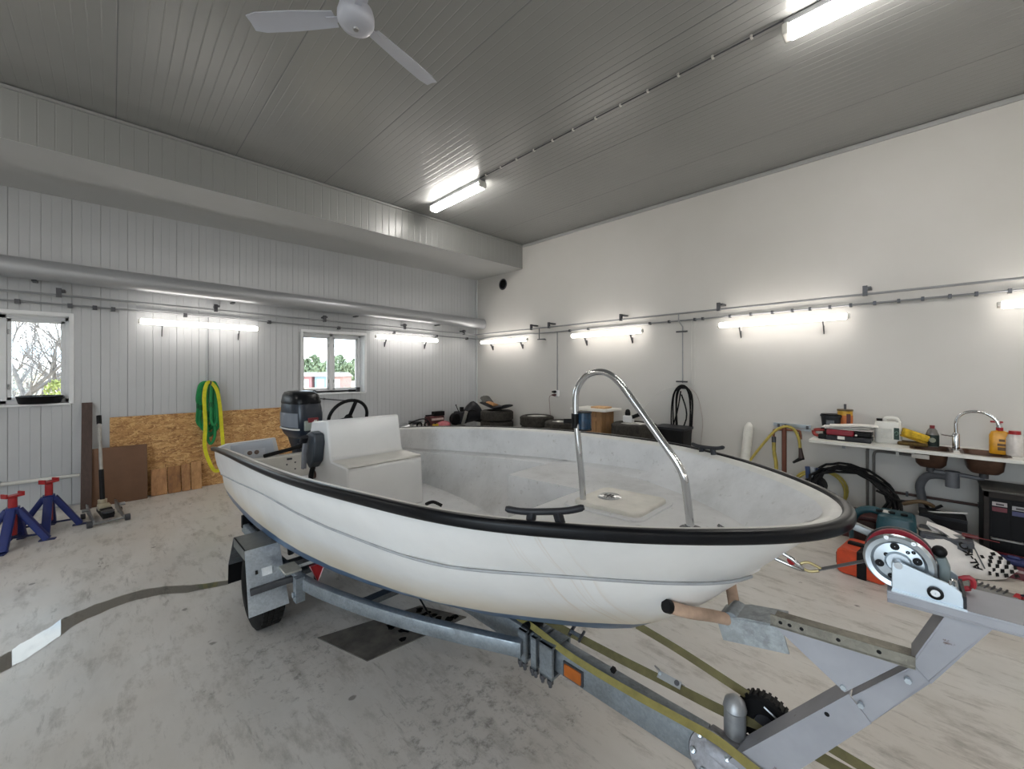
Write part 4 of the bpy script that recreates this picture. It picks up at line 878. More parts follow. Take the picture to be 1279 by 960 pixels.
MB().tube([a, a*.5+c*.5, c], 1, 10, scale=[.017, .022, .03]).build('nozzle_grip', mat('3a2a26', .5), t); MB().tube([c+Vector((0, -.02, .01)), c, e], 1, 10, scale=[.026, .024, .012]).build('nozzle', BLACK, t)
t = thing('hanging_hose', 'yellow hose hanging straight down left of the copper standpipe', 'hose', onX(968, 570, 5.88))
MB().tube(spline([onX(967, 548, 5.88), onX(967.5, 565, 5.88), onX(970, 580, 5.88), onX(969, 600, 5.88), onX(967, 640, 5.88)], 5), .021, 10).build('hose', YH, t)
MB().cyl(onX(967, 545, 5.88), onX(967, 552, 5.88), .024, 10).build('coupling', DARKSTEEL, t)
a = onX(936, 532, 5.93); c = onX(926, 640, 5.80)
t = thing('white_roll', 'white wrapped roll leaning upright on the wall left of the hoses', 'roll', (c.x, c.y, 0)); c.z = 0.005
PL = mat('dcdbd4', .45, 0, .06, 20, .4)
P = [a*(1-k)+c*k for k in np.linspace(0, 1, 12)]
MB().tube(P, .055, 14, scale=[1, 1.05, .98, 1.03, .97, 1.04, 1, .98, 1.03, .99, 1.02, 1]).build('wrapped_tube', PL, t)
MB().cyl(P[0]+Vector((0, 0, .0)), P[0]+Vector((.004, 0, .05)), .05, 12, .02).build('twisted_end', PL, t)

# hose coils on the floor at the wall
def coil(t, name, m, c, R, r, n, seed, nx, sq=1.0, spread=.10):
    g = random.Random(seed); nx = Vector(nx).normalized(); u = nx.cross(Vector((0, 0, 1))).normalized(); v = u.cross(nx)
    if v.z < 0: v = -v
    for i in range(n):
        rr = R*g.uniform(.82, 1.0); o = Vector(c)+nx*g.uniform(-spread, spread)+u*g.uniform(-.03, .03)
        o.z = c[2]-(R-rr)
        P = [o+u*(rr*math.cos(2*PI*k/28))+v*(rr*sq*math.sin(2*PI*k/28))+nx*(.03*math.sin(2*PI*k/28*2+i)) for k in range(28)]
        MB().tube(P, r, 8, closed=True, up=nx).build(name, m, t)
p = onX(1018, 610, 5.75); t = thing('yellow_hose_coil', 'yellow hose coil standing round a blue hose end by the wall', 'hose', (5.75, p.y, 0))
coil(t, 'hose_turn', YH, (5.78, p.y-.02, .27), .25, .012, 2, 5, (1, .15, .25))
for k, mm in enumerate((mat('31466f', .45), mat('b7bcc2', .4), mat('24365c', .4))):
    MB().cyl((5.70, p.y+.05-.05*k, .36), (5.70, p.y+.06-.05*k, .53), .024, 12).build('hose_end', mm, t)
MB().cyl((5.62, p.y, .31), (5.84, p.y, .31), .11, 18).build('hub', BLACK, t)
p = onX(1064, 620, 5.60); t = thing('black_hose_coil', 'big loose coil of black hose leaning on the wall under the worktop', 'hose', (5.6, p.y, 0))
for i in range(9):
    g = random.Random(60+i); R = .37*g.uniform(.72, 1.05)
    P = [(5.60+.015*i+.10*math.sin(a)-.05, p.y+.0+R*1.0*math.cos(a)+.02*g.uniform(-1, 1), .30+.25*g.uniform(.9, 1.05)*math.sin(a)+.05*math.cos(a)+.006*i) for a in np.linspace(0, 2*PI, 30, endpoint=False)]
    MB().tube(P, .013, 8, closed=True, up=(1, 0, 0)).build('hose_turn', BLACK, t)
MB().tube(spline([(5.6, p.y-.2, .40), (5.5, p.y-.38, .36), (5.45, p.y-.52, .40), (5.5, p.y-.58, .33), (5.5, p.y-.66, .38)], 5), .013, 8).build('loose_end', BLACK, t)
MB().tube(spline([(5.46, p.y-.40, .345), (5.42, p.y-.50, .40), (5.44, p.y-.57, .39), (5.5, p.y-.60, .36)], 5), .018, 8).build('brass_end', mat('5f4c34', .5), t)
t = thing('red_box', 'dark red box standing under the black hose coil', 'box', (5.35, p.y+.05, 0))
MB().span((5.15, p.y-.28, 0), (5.42, p.y+.24, .20)).build('body', mat('4f1b1a', .5), t, bev=.01); MB().span((5.14, p.y-.29, .20), (5.43, p.y+.25, .235)).build('lid', mat('3a1413', .5), t, bev=.006)
MB().span((5.13, p.y-.1, .1), (5.15, p.y+.05, .13)).build('handle', BLACK, t)

# teal vacuum cleaner / compressor body
c = onX(1118, 650, 4.95); t = thing('teal_machine', 'dark teal boxy machine with a curved handle on the floor by the wall', 'machine', (4.95, c.y, 0))
Y0, Y1 = onX(1146, 650, 4.82).y, onX(1094, 650, 4.82).y
MB().loft([[(4.95+u*k, (Y0+Y1)/2+v*k, z) for v, u in rrect(Y1-Y0, .32, .05)] for z, k in ((.02, .95), (.05, 1), (.30, .97), (.355, .90), (.37, .78))]).build('body', TEAL, t)
MB().tube(spline([(4.95, Y1-.02, .36), (4.95, Y1+.05, .365), (4.95, Y1+.13, .32), (4.95, Y1+.17, .22), (4.95, Y1+.16, .06)], 6), .032, 10).build('handle', TEAL, t)
MB().span((4.83, Y1, .02), (5.07, Y1+.15, .22)).build('motor_block', mat('2a1a18', .6), t, bev=.02)
for k in range(3): MB().cyl((4.92, Y0+.08+.08*k, .365), (4.92, Y0+.08+.08*k, .385), .024, 12).build('knob', BLACK, t)
MB().span((4.90, Y1-.09, .372), (4.99, Y1-.04, .376)).build('white_mark', OFFWHITE, t); MB().span((4.778, Y0+.03, .2), (4.79, Y0+.09, .27)).build('switch', BLACK, t)
# grey tool box with things on it
c0, c1 = onX(1216, 670, 4.85).y, onX(1150, 670, 4.85).y
t = thing('grey_toolbox', 'long dark grey tool box on the floor left of the battery cabinet', 'toolbox', (5.0, (c0+c1)/2, 0))
MB().span((4.86, c0, 0), (5.14, c1, .22)).build('body', mat('3a3d42', .5), t, bev=.012); MB().span((4.85, c0-.008, .22), (5.15, c1+.008, .27)).build('lid', mat('43464c', .5), t, bev=.012)
for k in (.2, .8): y = c0+(c1-c0)*k; MB().span((4.838, y-.025, .19), (4.852, y+.025, .25)).build('latch', DARKSTEEL, t)
w = c1-c0
def small(name, label, cat, y, fn, m): o = fn(y).build(name, m); tag(o, label, cat)
small('spanner', 'pale spanner lying on the left end of the grey tool box', 'spanner', c1-.07, lambda y: MB().span((4.93, y-.09, .272), (4.955, y+.05, .282)).lathe([(.012, 0), (.024, 0), (.024, .012), (.012, .012), (.012, 0)], 14, Matrix.Translation((4.942, y+.06, .271))), mat('b9b1a6', .4, .3))
small('red_screwdriver', 'dark red handled screwdriver on the grey tool box', 'screwdriver', c1-.24, lambda y: MB().cyl((4.97, y, .29), (4.97, y-.09, .29), .017, 10).cyl((4.97, y-.09, .29), (4.97, y-.2, .285), .004, 6), mat('641a1c', .4))
small('pliers', 'silver pliers lying in the middle of the grey tool box', 'pliers', c1-.18, lambda y: MB().tube(spline([(4.90, y+.06, .284), (4.92, y, .284), (4.925, y-.06, .284)], 3), .010, 6).tube(spline([(4.95, y+.06, .284), (4.93, y, .284), (4.925, y-.06, .284)], 3), .010, 6), STEEL)
small('putty_knife', 'short pale blade lying at the right of the grey tool box', 'tool', c0+.09, lambda y: MB().span((4.92, y-.05, .272), (4.98, y+.0, .284)).span((4.935, y, .272), (4.965, y+.09, .29)), mat('a5a29c', .4, .4))
# white rail leaning behind the tool box
tag(MB().cyl(onX(1147, 638.5, 5.6), onX(1209, 641, 5.6), .008, 8).build('white_rod', OFFWHITE), 'thin white rod lying across behind the grey tool box', 'rod')
bpy.data.objects['white_rod']
t = thing('black_crate', 'black crate behind the grey tool box holding the thin rod', 'crate', (5.6, onX(1178, 650, 5.6).y, 0))
MB().span((5.5, onX(1208, 650, 5.6).y, 0), (5.72, onX(1148, 650, 5.6).y, onX(1180, 640.5, 5.6).z-.009)).build('body', mat('1d1c1e', .6), t, bev=.01)
MB().span((5.49, onX(1208, 650, 5.6).y, .25), (5.5, onX(1148, 650, 5.6).y, .28)).build('rim', SATIN, t)
# battery cabinet
XB = 5.45; yl = onX(1229, 650, XB).y; H = .585; yr = yl-.75
t = thing('battery_cabinet', 'black cabinet in a dark frame with a row of small battery labels', 'cabinet', (XB+.2, (yl+yr)/2, 0))
MB().span((XB+.012, yr, 0), (XB+.42, yl, H)).build('case', mat('121114', .6), t, bev=.006)
FR = wood_mat('33241f', '4a3a34', 4)
MB().span((XB-.005, yl-.032, 0), (XB+.012, yl, H)).span((XB-.005, yr, H-.05), (XB+.012, yl, H)).span((XB-.005, yr, 0), (XB+.012, yr+.03, H)).build('frame', mat('2a2624', .6), t, bev=.003)
MB().span((XB-.02, yr-.01, H), (XB+.43, yl+.01, H+.018)).build('top_board', mat('45433f', .6), t, bev=.003)
LB = [(yl-.045, .50, ('a9a2a2', '61212d')), (yl-.155, .485, ('9a9a9d', '3c3f66')), (yl-.265, .48, ('c2bfc2', 'b3b0b2')), (yl-.375, .475, ('a5a2a4', '3b3a3d'))]
for k, (y, z, cs) in enumerate(LB):
    MB().span((XB+.006, y-.092, .08), (XB+.010, y, .515)).build('battery_front', mat('0b0b0f', .6), t)
    MB().span((XB+.003, y-.088, z-.035), (XB+.006, y-.004, z)).build('label', mat(cs[0], .5), t); MB().span((XB+.003, y-.088, z-.082), (XB+.006, y-.004, z-.045)).build('label', mat(cs[1], .5), t)
    MB().span((XB+.0015, y-.07, z-.026), (XB+.003, y-.025, z-.012)).build('label_print', mat('3a3438', .5), t)
MB().span((XB-.03, yl-.22, .18), (XB-.01, yl-.04, .192)).span((XB-.03, yl-.05, .18), (XB+.01, yl-.04, .192)).span((XB-.03, yl-.22, .18), (XB+.01, yl-.21, .192)).build('door_handle', mat('8f8c88', .4, .5), t)
# red parts tray in front of the cabinet
xa = 5.05; ya, yb = onX(1279, 700, xa).y-.2, onX(1237, 695, xa).y
t = thing('red_tray', 'low dark red tray with pale marks in front of the battery cabinet', 'tray', (5.2, (ya+yb)/2, 0))
MB().span((xa, ya, 0), (5.36, yb, .02)).span((xa, ya, .02), (xa+.015, yb, .10)).span((5.345, ya, .02), (5.36, yb, .10)).span((xa, ya, .02), (5.36, ya+.015, .10)).span((xa, yb-.015, .02), (5.36, yb, .10)).build('body', mat('5d1420', .45), t, bev=.003)
for k in range(5): MB().span((xa-.002, yb-.085-.09*k, .055), (xa, yb-.045-.09*k, .075)).build('pale_mark', mat('a08a8a', .5), t)
c = onX(1262, 700, 5.2); c.z = .02; tag(MB().span((5.12, c.y-.09, .02), (5.24, c.y+.06, .12)).span((5.16, c.y-.05, .12), (5.2, c.y+.02, .14)).build('blue_pouch', mat('272e5e', .6), bev=.02), 'dark blue pouch lying in the low red tray', 'pouch')
p = onZ(1268, 716, .02); t = tag(MB().cyl((p.x-.0, p.y-.45, .018), (p.x+.04, p.y+.14, .018), .014, 8).build('wood_strip', mat('bfae93', .6)), 'pale wooden strip lying on the floor at the right edge', 'strip')
# bag with checkered print
o = onZ(1206, 722, 0); t = thing('white_bag', 'white plastic bag with black lettering and a checkered corner', 'bag', o)
side = (RT*.97-FW*.22).normalized(); dep = Vector((-side.y, side.x, 0)); up = (Vector((0, 0, 1))*.80+dep*.60).normalized(); nrm = side.cross(up).normalized()
if nrm.dot(FW) > 0: nrm = -nrm
BM_ = frame(side, up, nrm, o+Vector((0, 0, .012))) @ Matrix.Diagonal((1.2, 1.2, 1.2, 1))
outl = [(-.20, .17), (-.15, .05), (-.03, .0), (.10, -.01), (.22, .01), (.315, .07), (.24, .16), (.14, .25), (.02, .32), (-.07, .355), (-.085, .33), (-.01, .265), (-.10, .235), (-.17, .225)]
def bagz(x, y): return .030+.012*math.sin(x*26+y*9)+.01*math.sin(y*31-x*12)+.03*max(0, 1-((x-.08)/.22)**2-((y-.12)/.15)**2)
front = []; n = len(outl); cx, cy = .06, .14
rings = [[(cx+(x-cx)*k, cy+(y-cy)*k) for x, y in outl] for k in (1, .8, .6, .4, .2, .04)]
m = MB(); m.grid([[(x, y, bagz(x, y)*(1-.99*(i == 0))) for x, y in r] for i, r in enumerate(rings)], BM_, True).add([(x, y, bagz(x, y)) for x, y in rings[-1]], [tuple(range(n))], BM_)
m.grid([[(x, y, -.0-.02*(1-abs(k-.5)*2)) for x, y in r] for k, r in zip((1, .6, .5, .2, .1, .0), rings)], BM_, True)
m.build('bag_skin', mat('dedad6', .45, 0, .05, 8, .2), t, smooth=60, weld=True)
g = random.Random(2); m = MB(); sz = .024
for i in range(8):
    for j in range(6):
        if (i+j) % 2: continue
        x, y = .105+i*sz+.012*math.sin(j), .012+j*sz*1.0
        if x+sz > .235+.10*(1-abs(y-.07)/.10) or y > .19-(x-.10)*.62 or (x < .14 and y > .11): continue
        zz = bagz(x+sz/2, y+sz/2)+.006
        m.add([(x, y, bagz(x, y)+.004), (x+sz*.95, y+.004, bagz(x+sz, y)+.004), (x+sz, y+sz, bagz(x+sz, y+sz)+.004), (x+.003, y+sz*.95, bagz(x, y+sz)+.004)], [(0, 1, 2, 3)], BM_)
m.build('checker_print', BLACK, t, smooth=0, weld=False)
def text(body, size, M, m, name, parent, ext=.0006):
    cu = bpy.data.curves.new(name, 'FONT'); cu.body = body; cu.size = size; cu.extrude = ext; cu.offset = .0022; cu.align_x = 'CENTER'; cu.materials.append(m)
    tmp = bpy.data.objects.new(name+'_curve', cu); COL.objects.link(tmp)
    me = bpy.data.meshes.new_from_object(tmp.evaluated_get(bpy.context.evaluated_depsgraph_get())); bpy.data.objects.remove(tmp)
    o_ = bpy.data.objects.new(name, me); COL.objects.link(o_); o_.parent = parent; o_.matrix_local = XF[parent.name].inverted() @ M; return o_
text('AL-KO', .058, BM_ @ Matrix.Translation((.045, .115, bagz(.03, .12)+.016)) @ Matrix.Rotation(math.radians(98), 4, 'Z'), BLACK, 'lettering', t)
MB().box((.076, .115, bagz(.07, .12)+.014), (.007, .15, .002), BM_).build('print_line', mat('55585c', .5), t)
tag(MB().loft([[BM_ @ Vector((x+.03, y+.14, -.20-.02*k)) for x, y in ((-.05, .25), (.0, .0), (.24, -.20), (.29, .02), (.05, .31), (-.02, .33))] for k in (0, 1)]).build('plastic_sheet', mat('6c6d6e', .5), bev=.004), 'grey plastic panel leaning behind the white bag', 'panel')
# orange case
a, c = onZ(1047, 714, 0), onZ(1106, 733, 0); d = (c-a); L = d.length; d.normalize(); nb = Vector((-d.y, d.x, 0))
if nb.dot(FW) < 0: nb = -nb
OM = frame(d, nb, (0, 0, 1), a)
t = thing('orange_case', 'bright orange and black power tool case on the floor beyond the bow', 'case', a)
MB().loft([[(x, y, z) for x, z in rrect(L+.02, .20, .04)] for y in (0, .02, .30, .32)], OM @ Matrix.Translation((L/2, 0, .105))).build('body', ORANGE, t, bev=.008)
MB().box((L*.52, .16, .105), (L*.22, .335, .213), OM).build('black_band', BLACK, t, bev=.01); MB().box((L*.5, .16, .212), (L*.8, .05, .03), OM).build('carry_handle', BLACK, t, bev=.008)
MB().box((-.01, .16, .10), (.03, .24, .10), OM).build('end_grip', BLACK, t, bev=.01); MB().box((L*.80, .16, .214), (L*.25, .16, .012), OM).build('lid_plate', mat('b4431f', .45), t)
# grey ratchet at the right edge
p = onZ(1262, 752, 0); t = thing('grey_ratchet', 'grey finned tool with a red strip lying at the right edge', 'tool', p); M = rotm(0, 0, -YAW+.5, p)
MB().loft([[(x, y, z) for x, z in ((-.07, 0), (.07, 0), (.06, .05), (-.05, .065))] for y in (-.05, .22)], M).build('body', mat('7f7d78', .5, .2), t, bev=.008)
for k in range(6): MB().box((0, .02+.03*k, .062), (.10, .008, .012), M).build('fin', DARKSTEEL, t)
MB().box((.0, -.035, .055), (.09, .03, .02), M).build('red_strip', mat('b5252e', .4), t); MB().cyl(M @ Vector((.02, -.07, .03)), M @ Vector((.02, -.07, .07)), .028, 12).build('steel_cap', CHROME, t)

# ================================================================== the boat (local frame: x to the bow, y to port, z up from the floor)
BOAT_M = frame(Vector((.01861, -.99983, 0)), Vector((.99983, .01861, 0)), (0, 0, 1), (1.34982, 4.38387, 0))
L = 4.237
def cr(xk, yk):
    """smooth interpolation through knots"""
    xk = np.array(xk, float); yk = np.array(yk, float); d = np.diff(yk)/np.diff(xk); m = np.zeros(len(xk))
    m[1:-1] = (d[:-1]*np.diff(xk)[1:]+d[1:]*np.diff(xk)[:-1])/(xk[2:]-xk[:-2]); m[0] = d[0]; m[-1] = d[-1]
    def f(x):
        x = min(max(x, xk[0]), xk[-1]); i = int(min(max(np.searchsorted(xk, x)-1, 0), len(xk)-2)); h = xk[i+1]-xk[i]; t = (x-xk[i])/h
        return float((2*t**3-3*t*t+1)*yk[i]+(t**3-2*t*t+t)*h*m[i]+(-2*t**3+3*t*t)*yk[i+1]+(t**3-t*t)*h*m[i+1])
    return f
_b = cr([-math.sqrt(1-u) for u in (0, .15, .3, .45, .6, .72, .82, .9, .96, 1)], [.71, .771, .826, .868, .874, .819, .726, .543, .327, 0])
def bu(u): return _b(-math.sqrt(max(0, 1-min(1, max(0, u)))))
def gz(s): u = s/L; return EYE-(EYE-(1.02+.5431*u-.28*u*u))*1.1
zk = cr([0, 1, 2, 2.8, 3.3, 3.7, 4.04], [.725, .87, 1.0, 1.03, 1.04, 1.06, 1.04])
zc = cr([0, 1, 2, 2.8, 3.3, 3.5, 3.7, 3.87], [.44, .53, .61, .68, .78, .845, .89, .86]); kc = cr([0, 1, 2, 2.8, 3.3, 3.5, 3.7, 3.87], [.80, .79, .72, .63, .64, .72, .85, .9])
zb = cr([0, 1, 2, 2.5, 2.85, 3.18, 3.48, 3.6], [.36, .36, .37, .385, .416, .50, .60, .655])
US = [0, .06, .12, .2, .28, .36, .44, .52, .6, .67, .73, .78, .83, .87, .905, .935, .96, .98, .993, 1.0]
def section(u, side):
    """outer hull points from the rub rail to the keel"""
    s = u*L; B = bu(u); P = [Vector((s, side*B, gz(s)))]
    sk = u*4.04; yk = .935*B; K = Vector((sk, side*yk, zk(sk)))
    for t in (.33, .66): q = P[0].lerp(K, t); q.y += side*.012*math.sin(PI*t)*min(1, B*4); P.append(q)
    P.append(K); k_ = min(1, B*3)
    for dy, dz in ((.010, -.003), (.012, -.010)): P.append(Vector((sk-.004, side*(yk-dy*k_), K.z+dz)))
    sc = u*3.87; C = Vector((sc, side*kc(sc)*B, zc(sc))); K2 = P[-1]
    for t in (.3, .6, .85): q = K2.lerp(C, t); q.y += side*.018*math.sin(PI*t)*min(1, B*2.5); P.append(q)
    P.append(C); sb = u*3.6; Kl = Vector((sb, 0, zb(sb))); sm = u*3.74
    for t in (.35, .7): q = C.lerp(Kl, t); q.z -= .02*math.sin(PI*t)*min(1, B*2.5); P.append(q)
    P.append(Kl); return P
rows = []
for u in US:
    a = section(u, -1); c = section(u, 1); rows.append(a+c[::-1][1:])
boat = thing('motor_boat', 'white open motor boat with a black rub rail resting on the trailer', 'boat', M=BOAT_M)
def B(m, name, ma, par=boat, **k): return m.build(name, ma, par, world=False, **k)
m = MB().grid(rows); tr = rows[0]
B(m, 'hull', HULL, smooth=26)
for side in (-1, 1):  # grey line along the knuckle, standing in for the shade under its lap
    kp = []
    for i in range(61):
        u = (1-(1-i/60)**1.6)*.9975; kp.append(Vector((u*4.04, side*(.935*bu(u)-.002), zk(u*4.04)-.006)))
    B(MB().tube(kp, .0045, 6), 'knuckle_shade_line', mat('a0a3a6', .5))
# transom: low in the middle for the motor, with raised corner panels
half = [p for p in section(0, 1)]
m = MB(); top = lambda y: .79 if abs(y) < .22 else (.985 if abs(y) < .62 else .957)
ty = []
poly = [(-q.y, q.z) for q in half[::-1]][:-1]
poly = [(q.y, q.z) for q in section(0, -1)[::-1]]+[(-.62, .985), (-.24, .995), (-.20, .80), (.20, .80), (.24, .995), (.62, .985)]+[(q.y, q.z) for q in section(0, 1)][:-1]
m.prism(poly, 0, .045, frame((0, 1, 0), (0, 0, 1), (1, 0, 0), (0, 0, 0)))
trans = B(m, 'transom', mat('c9cacc', .4, 0, .04, 5))
m = MB().prism([(-.60, .80), (-.24, .80), (-.27, .985), (-.60, .975)], .046, .058, frame((0, 1, 0), (0, 0, 1), (1, 0, 0), (0, 0, 0)))
B(m, 'transom_panel', mat('b9c0cb', .4, 0, .03, 5), bev=.004)
for k in range(2): B(MB().lathe([(.001, .010), (.012, .010), (.02, .006), (.02, 0)], 14, frame((0, 1, 0), (0, 0, 1), (1, 0, 0), (.058, -.455+.055*k, .885))), 'socket', mat('6a5a55', .4))
B(MB().span((.057, -.50, .835), (.060, -.33, .915)), 'socket_plate', mat('c4cad3', .4))
# gunwale flange, rub rail, inner liner
def rail_pts(off, dz, u0=0.0, n=70):
    P = []
    for side in (-1, 1):
        q = [Vector((u*L, side*bu(u), gz(u*L)+dz)) for u in [1-(1-k/n)**1.8 for k in range(n+1)] if u >= u0]
        P += q if side < 0 else q[::-1][1:]
    if off:
        R = []
        for i, p in enumerate(P):
            a = P[max(i-1, 0)]; c = P[min(i+1, len(P)-1)]; t = (c-a); t.z = 0; t.normalize(); R.append(p+Vector((-t.y, t.x, 0))*off)
        P = R
    return P
R0 = rail_pts(0, 0); Rin = rail_pts(.030, .004); Rin2 = rail_pts(.050, -.008); Rout = rail_pts(-.004, .004)
cap = mat('dcdbd6', .4, 0, .06, 14)
B(MB().grid([Rout, rail_pts(.015, .008), Rin, Rin2]), 'gunwale_cap', cap, smooth=60)
B(MB().sweep(rail_pts(-.010, -.004), rrect(.032, .036, .012, 3)), 'rub_rail', mat('0f1115', .32, 0, .3, 16), smooth=50)
# liner: wall drops to a ledge, then to the floor
ZF = .65; ZD = 1.055
def inset(P, d, z):
    R = []
    for i, p in enumerate(P):
        a = P[max(i-2, 0)]; c = P[min(i+2, len(P)-1)]; t = (c-a); t.z = 0; t.normalize(); q = p+Vector((-t.y, t.x, 0))*d
        q.z = z(p) if callable(z) else z; R.append(q)
    return R
def lin_row(fx, f, zf):
    """rail outline shrunk toward the centreline and drawn back from the stem"""
    R = []
    for p in rail_pts(0, 0, 0):
        x = p.x*fx; k = f(p.x) if callable(f) else f; R.append(Vector((x, p.y*k, zf(x))))
    return R
r1 = lin_row(.985, .925, lambda s: gz(s)-.02); r2 = lin_row(.962, .885, lambda s: min(gz(s)-.10, .80+.09*s)); r3 = lin_row(.955, .80, lambda s: min(gz(s)-.13, .79+.085*s))
r4 = lin_row(.935, .765, lambda s: min(.7+.08*s, gz(s)-.17)); r5 = lin_row(.86, cr([0, 1.6, 2.2, 2.6, 3.0, 3.5, 4.237], [.70, .68, .62, .55, .47, .40, .35]), lambda s: ZF if s < 2.9 else ZF+(s-2.9)*.35)
B(MB().grid([rail_pts(.049, -.006), r1, r2, r3, r4, r5]), 'liner', LINER, smooth=40)
# cockpit floor
fl = [p for p in r5]; h = len(fl)//2
m = MB().grid([[p, Vector((p.x, 0, p.z+.004)), q] for p, q in zip(fl[:h+1], fl[::-1][:h+1])]); B(m, 'cockpit_floor', LINER)
# foredeck with a notch on the starboard side
def edge(s, side, f=.905): return side*bu(s/L)*f
def dkw(s): return max(.005, .915*bu(s/4.055)-.012)
def deckz(s): return ZD+.035*(s-3.0)
m = MB(); rows = []
for s in (2.72, 2.9, 3.1, 3.27): rows.append([Vector((s, .22, deckz(s))), Vector((s, .45, deckz(s)+.004)), Vector((s, dkw(s), deckz(s)))])
m.grid(rows); rows = []
for s in (3.25, 3.4, 3.55, 3.7, 3.82, 3.90, 3.95, 3.985, 4.0):
    e = dkw(s); rows.append([Vector((s, e*k, deckz(s)+.012*(1-k*k))) for k in (-1, -.66, -.33, 0, .33, .66, 1)])
m.grid(rows)
m.add([(2.72, .22, ZF), (3.25, .22, ZF+.07), (3.25, .22, deckz(3.25)), (2.72, .22, deckz(2.72))], [(0, 1, 2, 3)])
m.add([(2.72, .22, ZF), (2.72, .22, deckz(2.72)), (2.72, dkw(2.72), deckz(2.72)), (2.72, edge(2.72, 1, .50), ZF+.02)], [(0, 1, 2, 3)])
m.add([(3.25, .22, ZF+.07), (3.25, .22, deckz(3.25)), (3.25, -dkw(3.25), deckz(3.25)), (3.25, edge(3.25, -1, .40), ZF+.09)], [(0, 1, 2, 3)])
B(m, 'foredeck', LINER, smooth=30, weld=True)
# hatch
hm = mat('d6d3ca', .4, 0, .1, 9); DM = lambda s, y: rotm(0, -.035, 0, (s, y, deckz(s)+.012))
hatch = B(MB().prism(rrect(.30, .27, .035), 0, .022, DM(3.50, .10)), 'hatch', hm, bev=.005)
B(MB().prism(rrect(.36, .33, .05), -.004, .007, DM(3.49, .10)), 'hatch_rim', LINER, bev=.003)
hl = B(MB().lathe([(.001, .004), (.038, .004), (.044, .006), (.05, .0)], 24, DM(3.45, .10) @ Matrix.Translation((0, 0, .022))), 'hatch_plate', mat('d6d6d6', .2, .6), par=hatch)
for i in range(3): B(MB().box((-.018+.016*i, 0, .0285), (.007, .02+.012*(i % 2), .002), DM(3.45, .10)), 'recessed_handle', BLACK, par=hatch)
# chrome hoop on the centreline
hp = [(3.385, 0, deckz(3.385)), (3.375, 0, 1.20), (3.35, 0, 1.42), (3.345, 0, 1.50), (3.352, 0, 1.565), (3.39, 0, 1.615), (3.44, 0, 1.637), (3.495, 0, 1.635), (3.545, 0, 1.605), (3.60, 0, 1.545), (3.70, 0, 1.42), (3.775, 0, 1.325), (3.802, 0, 1.275), (3.812, 0, 1.22), (3.828, 0, deckz(3.83))]
hoop = B(MB().tube(spline([Vector(p) for p in hp], 5), .0135, 14, up=(0, 1, 0)), 'grab_hoop', CHROME)
for s in (3.385, 3.828):
    B(MB().lathe([(.001, .012), (.018, .012), (.02, .008), (.038, .006), (.04, 0)], 20, DM(s, 0)), 'hoop_foot', DARKSTEEL, par=hoop)
    for k in range(3): a = 2*PI*k/3+.5; B(MB().lathe([(.001, .010), (.006, .009), (.007, .005)], 8, DM(s, 0) @ Matrix.Translation((.029*math.cos(a), .029*math.sin(a), 0))), 'screw', CHROME, par=hoop)
B(MB().cyl((3.345, .00, 1.40), (3.345, .00, 1.46), .0185, 14).cyl((3.345, -.03, 1.43), (3.32, -.052, 1.43), .011, 10), 'lamp_clamp', BLACK, par=hoop)
B(MB().cyl((3.372, .025, 1.395), (3.372, .025, 1.465), .030, 20), 'lamp_body', mat('13324a', .25, 0, .3, 40), par=hoop)
B(MB().cyl((3.372, .025, 1.464), (3.372, .025, 1.470), .032, 20).cyl((3.372, .025, 1.39), (3.372, .025, 1.396), .032, 20), 'lamp_cap', BLACK, par=hoop)
# cleats on the gunwale
def cleat(s, side, ln=.105):
    u = s/L; y = side*(bu(u)-.02); a = math.atan2((bu(u+.02)-bu(u-.02))*side, .04*L); M = rotm(0, -math.atan(.1), a, (s, y, gz(s)-.008))
    c = B(MB().tube(spline([(-ln, 0, .050), (-ln*.6, 0, .042), (0, 0, .040), (ln*.6, 0, .042), (ln, 0, .050)], 4), 1, 10, scale=[.006]+[.009]*15+[.006], M=M), 'cleat', SATIN)
    for k in (-.034, .034): B(MB().sweep([M @ Vector((k*1.25, 0, -.004)), M @ Vector((k, 0, .04))], rrect(.02, .024, .006, 2), up=(1, 0, 0)), 'cleat_post', SATIN, par=c)
cleat(3.68, -1); cleat(3.68, 1)
# bow eye, roller and snap hook
def stem(z): return cr([.655, .75, .88, 1.0, 1.10, 1.246], [3.6, 3.75, 3.893, 4.014, 4.10, 4.237])(z)
z = 1.085; x = stem(z)
eye = B(MB().tube(spline([(x-.02, -.012, z+.03), (x+.03, -.012, z+.012), (x+.055, -.006, z-.01), (x+.055, .006, z-.02), (x+.03, .012, z-.02), (x-.02, .012, z-.01)], 5), .006, 10), 'bow_eye', CHROME)
B(MB().ball((x+.03, 0, z), .012, 10, (1, .5, 1)), 'eye_plate', RED, par=eye)
bow = B(MB().cyl((4.235, .03, 1.225), (4.235, .075, 1.225), .020, 16), 'bow_roller', CHROME)
# chrome fold-down tie bar and little fairlead on the deck
B(MB().cyl((3.90, .05, deckz(3.9)+.03), (3.945, .03, deckz(3.9)+.022), .007, 8).box((3.955, .028, deckz(3.9)+.02), (.02, .02, .025)), 'deck_bollard', CHROME)
# black rope ends near the console foot
B(MB().tube(spline([(1.86, .24, ZF+.02), (1.92, .26, ZF+.045), (1.97, .3, ZF+.02)], 4), .012, 8), 'rope_end', BLACK)
